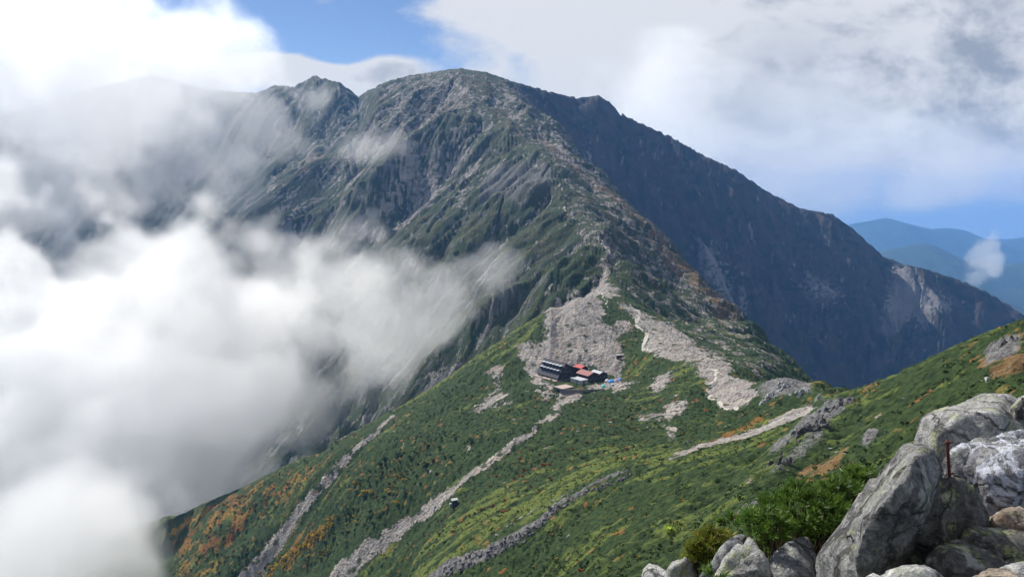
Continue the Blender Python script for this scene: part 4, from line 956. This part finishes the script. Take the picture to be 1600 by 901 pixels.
# ------------------------------------------------------------------ crags, talus and shrubs on the slopes
def multi_rock(name, hulls, vox, mat, loc, amp, chip, cs, seed):
    bm = bmesh.new(); loc = Vector(loc)
    for pts in hulls:
        vs = [bm.verts.new(Vector(p) - loc) for p in pts]
        r = bmesh.ops.convex_hull(bm, input=vs)
        bmesh.ops.delete(bm, geom=list({e for e in r['geom_interior'] + r['geom_unused'] if isinstance(e, bmesh.types.BMVert)}), context='VERTS')
    bmesh.ops.recalc_face_normals(bm, faces=bm.faces)
    me = bpy.data.meshes.new(name); bm.to_mesh(me); bm.free()
    o = bpy.data.objects.new(name, me); COL.objects.link(o); o.location = loc
    md = o.modifiers.new('r', 'REMESH'); md.mode = 'VOXEL'; md.voxel_size = vox
    dg = bpy.context.evaluated_depsgraph_get(); me2 = bpy.data.meshes.new_from_object(o.evaluated_get(dg)); o.modifiers.clear(); o.data = me2; me2.name = name; bpy.data.meshes.remove(me)
    n = len(me2.vertices); co = np.empty(n * 3); me2.vertices.foreach_get('co', co); co = co.reshape(-1, 3); nr_ = np.empty(n * 3); me2.vertices.foreach_get('normal', nr_); nr_ = nr_.reshape(-1, 3)
    q = co + seed * 3.3
    d = -np.abs(chips(q * cs)) * chip + chips(q * cs * 2.5 + 5) * chip * .4 + fbm3(q * cs * 1.6, 3, .55) * amp
    co = co + nr_ * d[:, None]; me2.vertices.foreach_set('co', co.ravel()); me2.update()
    me2.materials.clear(); me2.materials.append(mat)
    return o
def crag_mat(name, lo, hi):
    m, t, b = new_mat(name); p = t.new('ShaderNodeTexCoord').outputs['Object']
    n = t.noise(p, .9, 6, .65); n2 = t.noise(p, 3.0, 4, .7)
    c = t.mix(t.ramp(n, .35, .65), lo + (1,), hi + (1,)); c = t.mix(t.ramp(n2, .5, .7, 0, .5), c, tuple(x * .5 for x in lo) + (1,))
    t.put(b.inputs['Base Color'], c); bump(t, b, t.math('ADD', n, n2), .8, .3); return m
K_white = crag_mat('white_crag', (.26, .26, .27), (.58, .57, .55)); K_dark = crag_mat('dark_crag', (.045, .045, .05), (.19, .18, .18))
def outcrop(px, py, wpx, hpx, mat, n, label, lean=-.3, vox=.35, rmin=60, seed=1):
    g = hit(px, py + hpx * .3, rmin); s = g.y / 1250; W_, H_ = wpx * s, hpx * s; rnd = random.Random(seed * 77)
    hs = []
    for k in range(n):
        bx = g.x + rnd.uniform(-.5, .5) * W_; by = g.y + rnd.uniform(-.35, .35) * W_ * .6
        hh = H_ * rnd.uniform(.45, 1.0) * (1 - .6 * abs(bx - g.x) / (W_ * .5)); ww = W_ * rnd.uniform(.10, .22); zb = zat(bx, by) - 1.5
        pts = [(bx + rnd.uniform(-1, 1) * ww, by + rnd.uniform(-1, 1) * ww, zb) for _ in range(6)]
        pts += [(bx - lean * hh + rnd.uniform(-.5, .5) * ww, by + rnd.uniform(-.5, .5) * ww, zb + 1.5 + hh * rnd.uniform(.6, 1)) for _ in range(4)]
        hs.append([Vector(p) for p in pts])
    o = multi_rock('crag', hs, vox, mat, (g.x, g.y, g.z), H_ * .05, H_ * .14, 3.0 / H_, seed)
    return tag(o, label, 'crag')
outcrop(1208, 610, 46, 26, K_white, 13, 'pale jagged crag where the green ridge meets the saddle, left half of the white rocks', seed=1)
outcrop(1245, 608, 34, 20, K_white, 9, 'pale jagged crag, right half of the white rocks on the ridge', seed=2)
outcrop(1272, 622, 30, 18, K_white, 8, 'low grey rocks between the white crag and the dark crag on the ridge', seed=12)
outcrop(1308, 628, 52, 26, K_dark, 12, 'dark crag on the skyline right of the white rocks', seed=3)
outcrop(1268, 662, 66, 34, K_dark, 14, 'dark broken crag in the middle of the rock band below the skyline crag', seed=4)
outcrop(1216, 716, 44, 30, K_dark, 10, 'dark crag at the lower left end of the rock band', seed=5)
outcrop(1360, 688, 22, 20, K_dark, 6, 'small dark rock alone on the green slope left of the big boulders', seed=6)
outcrop(1178, 790, 34, 24, K_dark, 7, 'dark rock hollow in the slope just above the dwarf pines', seed=7, vox=.2)
outcrop(1571, 532, 50, 14, K_dark, 9, 'grey rocks on the skyline near the right edge', seed=8, vox=.2)
outcrop(978, 742, 24, 12, K_dark, 6, 'dark rock at the top of the talus streak', seed=9)
outcrop(1018, 712, 20, 8, K_dark, 5, 'low dark rocks on the bare strip above the talus streak', seed=10)
outcrop(1078, 688, 20, 9, K_dark, 5, 'small dark knob on the grassy rib left of the rock band', seed=11, lean=.1)

# talus boulders: six shapes copied along the streak
protos = []
for k in range(6):
    rnd = random.Random(k + 5)
    pts = [Vector((rnd.uniform(-.7, .7), rnd.uniform(-.55, .55), rnd.uniform(-.4, .45))) for _ in range(11)]
    me = multi_rock('talus_boulder', [pts], .13, K_dark if k < 4 else K_white, (0, 0, 0), .03, .12, 1.8, k)
    protos.append(me.data); bpy.data.objects.remove(me)
for pm in protos: pm.name = 'talus_boulder'
def scatter(name, line_s, w0, w1, n, meshes, s0, s1, label, cat, group, sink=.25, rmin=60, seed=3, tilt=.5, area_s=None, avoid=None):
    rnd = random.Random(seed); out = []
    if area_s: poly = world_pts(area_s, rmin); xs_ = [p[0] for p in poly]; ys_ = [p[1] for p in poly]
    else:
        pts = world_pts(line_s, rmin); L = [0]
        for a_, b_ in zip(pts, pts[1:]): L.append(L[-1] + math.hypot(b_[0] - a_[0], b_[1] - a_[1]))
    tries = 0
    while len(out) < n and tries < n * 60:
        tries += 1
        if area_s:
            x, y = rnd.uniform(min(xs_), max(xs_)), rnd.uniform(min(ys_), max(ys_))
            if not poly_mask(poly, np.array([[x]]), np.array([[y]]))[0, 0]: continue
        else:
            q = rnd.random() ** .85; x = np.interp(q * L[-1], L, [p[0] for p in pts]); y = np.interp(q * L[-1], L, [p[1] for p in pts]); w_ = w0 + (w1 - w0) * q
            x += rnd.gauss(0, .5) * w_; y += rnd.gauss(0, .5) * w_
        if avoid and math.hypot(x - avoid[0], y - avoid[1]) < avoid[2]: continue
        s = rnd.uniform(s0, s1) * rnd.uniform(.8, 1.2)
        o = bpy.data.objects.new(name, rnd.choice(meshes)); COL.objects.link(o)
        o.location = (x, y, zat(x, y) - sink * s + (.2 * s)); o.scale = (s * rnd.uniform(.8, 1.3), s * rnd.uniform(.8, 1.2), s * rnd.uniform(.7, 1.1))
        o.rotation_euler = (rnd.gauss(0, tilt), rnd.gauss(0, tilt), rnd.uniform(0, 6.28)); 
        if not area_s: part = ('uppermost part', 'middle', 'lowest part')[min(2, int(q * 3))]
        else: part = ('left side', 'middle', 'right side')[min(2, int((x - min(xs_)) / (max(xs_) - min(xs_)) * 3))]
        size = 'large' if s > s0 + .66 * (s1 - s0) else ('small' if s < s0 + .33 * (s1 - s0) else 'middling')
        tag(o, size + ' ' + label.format(part), cat, group); out.append(o)
    return out
scatter('talus_boulder', '985,742 930,764 880,790 840,822 790,852 740,874 690,898', 1.4, 5.5, 230, protos[:4], 1.0, 2.5, 'dark boulder in the {} of the long talus streak on the green slope', 'boulder', 'dark boulders of the talus streak')
scatter('loose_stone', '900,765 860,785 820,805 780,830', 1, 3, 40, protos[4:], .6, 1.2, 'pale stone in the {} of the upper edge of the talus streak', 'stone', 'pale stones above the talus streak', seed=8)
scatter('fallen_block', '1290,640 1250,690 1210,735', 3, 5, 60, protos[:4], .6, 1.5, 'dark block in the {} of the band of dark crags', 'boulder', 'blocks round the dark crags', seed=4)
scatter('loose_stone', '1060,700 1120,690 1190,665 1280,635', 2, 5, 60, protos[4:], .5, 1.2, 'pale stone in the {} of the bare strip leading to the white crag', 'stone', 'stones on the bare strip', seed=6)
scatter('slope_rock', None, 0, 0, 40, protos, .4, 1.1, 'rock in the grass on the {} of the slope behind the heap', 'stone', 'rocks in the grass of the right slope', seed=9, area_s='1300,640 1400,600 1560,560 1560,600 1430,640 1400,690 1330,730 1240,760')

# shrubs in autumn colours
def leaf_mat(name, c0, c1):
    m, t, b = new_mat(name); p = t.new('ShaderNodeNewGeometry'); rn = p.outputs['Random Per Island']
    oi = t.new('ShaderNodeObjectInfo').outputs['Random']
    c = t.mix(t.math('ADD', t.math('MULTIPLY', rn, .5), t.math('MULTIPLY', oi, .5)), c0 + (1,), c1 + (1,))
    t.put(b.inputs['Base Color'], c); b.inputs['Roughness'].default_value = .7; b.inputs['Specular IOR Level'].default_value = .1
    return m
L_gold = leaf_mat('gold_leaves', (.24, .19, .03), (.56, .38, .04)); L_rust = leaf_mat('rust_leaves', (.16, .055, .015), (.36, .12, .03)); L_olive = leaf_mat('olive_leaves', (.06, .08, .02), (.20, .19, .05)); L_lime = leaf_mat('lime_leaves', (.22, .34, .03), (.40, .50, .06))
L_green = leaf_mat('dark_leaves', (.018, .038, .010), (.045, .085, .020))
def shrub_mesh(name, mat, seed, n=150, leaf=.26):
    rnd = random.Random(seed); v = []; f = []; lobes = [(rnd.uniform(-.45, .45), rnd.uniform(-.45, .45), rnd.uniform(.35, .8), rnd.uniform(.35, .6)) for _ in range(5)]
    for k in range(n):
        cx, cy_, cz, r_ = rnd.choice(lobes); a = rnd.uniform(0, math.tau); ph = math.asin(rnd.uniform(-.3, 1)); q = rnd.uniform(.6, 1.05)
        p = Vector((cx + math.cos(a) * math.cos(ph) * r_ * q, cy_ + math.sin(a) * math.cos(ph) * r_ * q, cz + math.sin(ph) * r_ * q))
        nn = Vector((rnd.gauss(0, 1), rnd.gauss(0, 1), rnd.gauss(.6, 1))).normalized(); e1 = nn.orthogonal().normalized(); e2 = nn.cross(e1); s = leaf * rnd.uniform(.5, 1.1); i0 = len(v)
        v += [p + e1 * s, p + e2 * s * .7, p - e1 * s, p - e2 * s * .7]; f.append((i0, i0 + 1, i0 + 2, i0 + 3))
    for k in range(3):     # stems
        a = rnd.uniform(0, 6.28); tip = Vector((math.cos(a) * .4, math.sin(a) * .4, .8)); i0 = len(v)
        for z_, r_ in ((-.3, .07), (1, .02)):
            c = tip * max(z_, 0) + Vector((0, 0, z_ if z_ < 0 else 0))
            for i in range(4): v.append(c + Vector((r_ * math.cos(i * math.tau / 4), r_ * math.sin(i * math.tau / 4), 0)))
        for i in range(4): f.append((i0 + i, i0 + (i + 1) % 4, i0 + 4 + (i + 1) % 4, i0 + 4 + i))
    o = link_mesh(name, v, f, mat); me = o.data; bpy.data.objects.remove(o); return me
gold = [shrub_mesh('birch_shrub', L_gold, k) for k in range(3)]; rust = [shrub_mesh('rowan_shrub', L_rust, k + 10) for k in range(3)]; olive = [shrub_mesh('birch_shrub', L_olive, k + 20) for k in range(3)]
dkg = [shrub_mesh('alder_shrub', L_green, k + 30) for k in range(3)]
scatter('birch_shrub', '520,818 490,840 460,865 430,890 410,905', 4, 9, 90, gold, 1.3, 2.4, 'golden birch shrub in the {} of the yellow band beside the left gully', 'shrub', 'golden shrubs beside the left gully', sink=.2, seed=21, tilt=.1)
scatter('birch_shrub', None, 0, 0, 110, olive + gold[:1], 1.2, 2.3, 'olive yellow birch shrub on the {} between the two scree gullies', 'shrub', 'shrubs between the scree gullies', sink=.2, seed=22, tilt=.1, area_s='560,745 640,735 690,715 640,775 590,810 540,850 480,895 470,880 520,815')
scatter('rowan_shrub', None, 0, 0, 70, rust + olive, 1.0, 2.0, 'rust coloured shrub on the {} of the far left shoulder by the cloud', 'shrub', 'rust shrubs of the left shoulder', sink=.2, seed=23, tilt=.1, area_s='270,830 330,795 400,765 500,715 480,750 420,800 350,850 300,895')
scatter('birch_shrub', None, 0, 0, 45, olive, 1.0, 2.0, 'olive shrub low on the {} of the shoulder left of the left gully', 'shrub', 'olive shrubs of the left shoulder', sink=.2, seed=24, tilt=.1, area_s='340,860 420,840 400,880 360,901 320,901')
scatter('rowan_shrub', None, 0, 0, 70, rust, .5, 1.3, 'orange rowan bush on the {} of the green slope below the hut', 'shrub', 'orange bushes below the hut', sink=.2, seed=25, tilt=.1, area_s='700,800 800,720 860,670 1000,640 1020,680 960,720 880,760 760,840 620,901 600,880')
scatter('alder_shrub', None, 0, 0, 50, dkg, 1.2, 2.2, 'dark green shrub on the {} of the bank between the two gullies', 'shrub', 'dark shrubs between the gullies', sink=.2, seed=26, tilt=.1, area_s='560,745 700,680 740,690 660,770 560,850 480,895')
for px, py, s, lab in ((906, 893, .9, 'bright red-orange bush at the bottom edge of the green slope'), (784, 801, 1.1, 'round orange bush in the middle of the pale green grass'), (848, 728, 1.5, 'large orange-red bush left of the dark talus streak')):
    g = hit(px, py, 60); o = bpy.data.objects.new('rowan_shrub', rust[0]); COL.objects.link(o); o.location = g; o.scale = (s * 1.4, s * 1.2, s); tag(o, lab, 'shrub')
lime = shrub_mesh('leafy_bush', L_lime, 41, 70, .17)
g = hit(1044, 832, 60); o = bpy.data.objects.new('leafy_bush', lime); COL.objects.link(o); o.location = g; s = 14 / 1250 * g.y; o.scale = (s * 1.2, s, s * .8); tag(o, 'lime green leafy bush alone on the dark green slope left of the dwarf pines', 'bush')

# ------------------------------------------------------------------ creeping pine and grass cover of the near slopes
def cover(name, weight, n, r0, r1, s0, s1, flat, mat, nq, seed, leaf=.42):
    g_ = np.random.default_rng(seed); nn = n * 14
    i = g_.integers(np.searchsorted(RR, r0), np.searchsorted(RR, r1), nn); j = g_.integers(np.searchsorted(TH, R(-24)), np.searchsorted(TH, R(34)), nn)
    keep = g_.random(nn) < weight[i, j]; i, j = i[keep][:n], j[keep][:n]; n = len(i)
    # small leafy lumps: nq leaf faces over a low dome
    a = g_.random((n, nq)) * 2 * np.pi; ph = np.arcsin(g_.random((n, nq)) * 1.05 - .05); q = .7 + .35 * g_.random((n, nq))
    d = np.stack([np.cos(a) * np.cos(ph), np.sin(a) * np.cos(ph), np.sin(ph) * flat], -1) * q[..., None]
    nv = d + g_.normal(size=d.shape) * .45; nv /= np.linalg.norm(nv, axis=-1, keepdims=True)
    up = np.array([.31, .12, .94]); e1 = np.cross(nv, up); e1 /= np.linalg.norm(e1, axis=-1, keepdims=True) + 1e-6; e2 = np.cross(nv, e1)
    s = (s0 + (s1 - s0) * g_.random(n) ** 1.6) * (.75 + RR[i] / 900); st = 1 + .5 * g_.random(n)
    c = np.stack([X[i, j] + g_.normal(size=n) * .4, Y[i, j] + g_.normal(size=n) * .4, Z[i, j] - s * .12], -1)
    lf = leaf * (.6 + .7 * g_.random((n, nq)))[..., None]
    qd = np.stack([d + e1 * lf, d + e2 * lf * .7, d - e1 * lf, d - e2 * lf * .7], 2)
    qd = qd * s[:, None, None, None] + c[:, None, None, :]
    co = qd.reshape(-1, 3).astype(np.float32); nf_ = n * nq
    me = bpy.data.meshes.new(name); me.vertices.add(len(co)); me.vertices.foreach_set('co', co.ravel())
    me.loops.add(nf_ * 4); me.loops.foreach_set('vertex_index', np.arange(nf_ * 4, dtype=np.int32)); me.polygons.add(nf_); me.polygons.foreach_set('loop_start', np.arange(0, nf_ * 4, 4, dtype=np.int32)); me.update(calc_edges=True)
    me.materials.append(mat); o = bpy.data.objects.new(name, me); COL.objects.link(o); return tag(o, kind='stuff')
bare = np.clip(scree + rock + path + brown * .6, 0, 1)
wv_ = np.clip(1 - 2.2 * bare, 0, 1)
L_pine = leaf_mat('creeping_pine_leaves', (.024, .046, .012), (.066, .104, .026)); L_grass = leaf_mat('alpine_grass_blades', (.055, .085, .018), (.15, .17, .04)); L_fleck = leaf_mat('autumn_leaves', (.22, .085, .02), (.34, .22, .04))
cover('creeping_pine', wv_ * np.clip(1.15 - 1.5 * grass, 0, 1) * smooth(-.35, .25, n_d + .4 * n_b) * (1 - .7 * smooth(.02, .16, TG) * smooth(420, 300, RG)), 26000, 60, 720, .35, .95, .40, L_pine, 15, 5)
cover('alpine_grass', wv_ * smooth(.35, .8, grass), 7000, 60, 720, .30, .75, .45, L_grass, 12, 6)
cover('autumn_shrubs', np.clip(wv_ * (autumn * .9 + .05 * smooth(.0, .3, n_b)), 0, 1), 1500, 90, 730, .40, 1.0, .7, L_fleck, 16, 7)
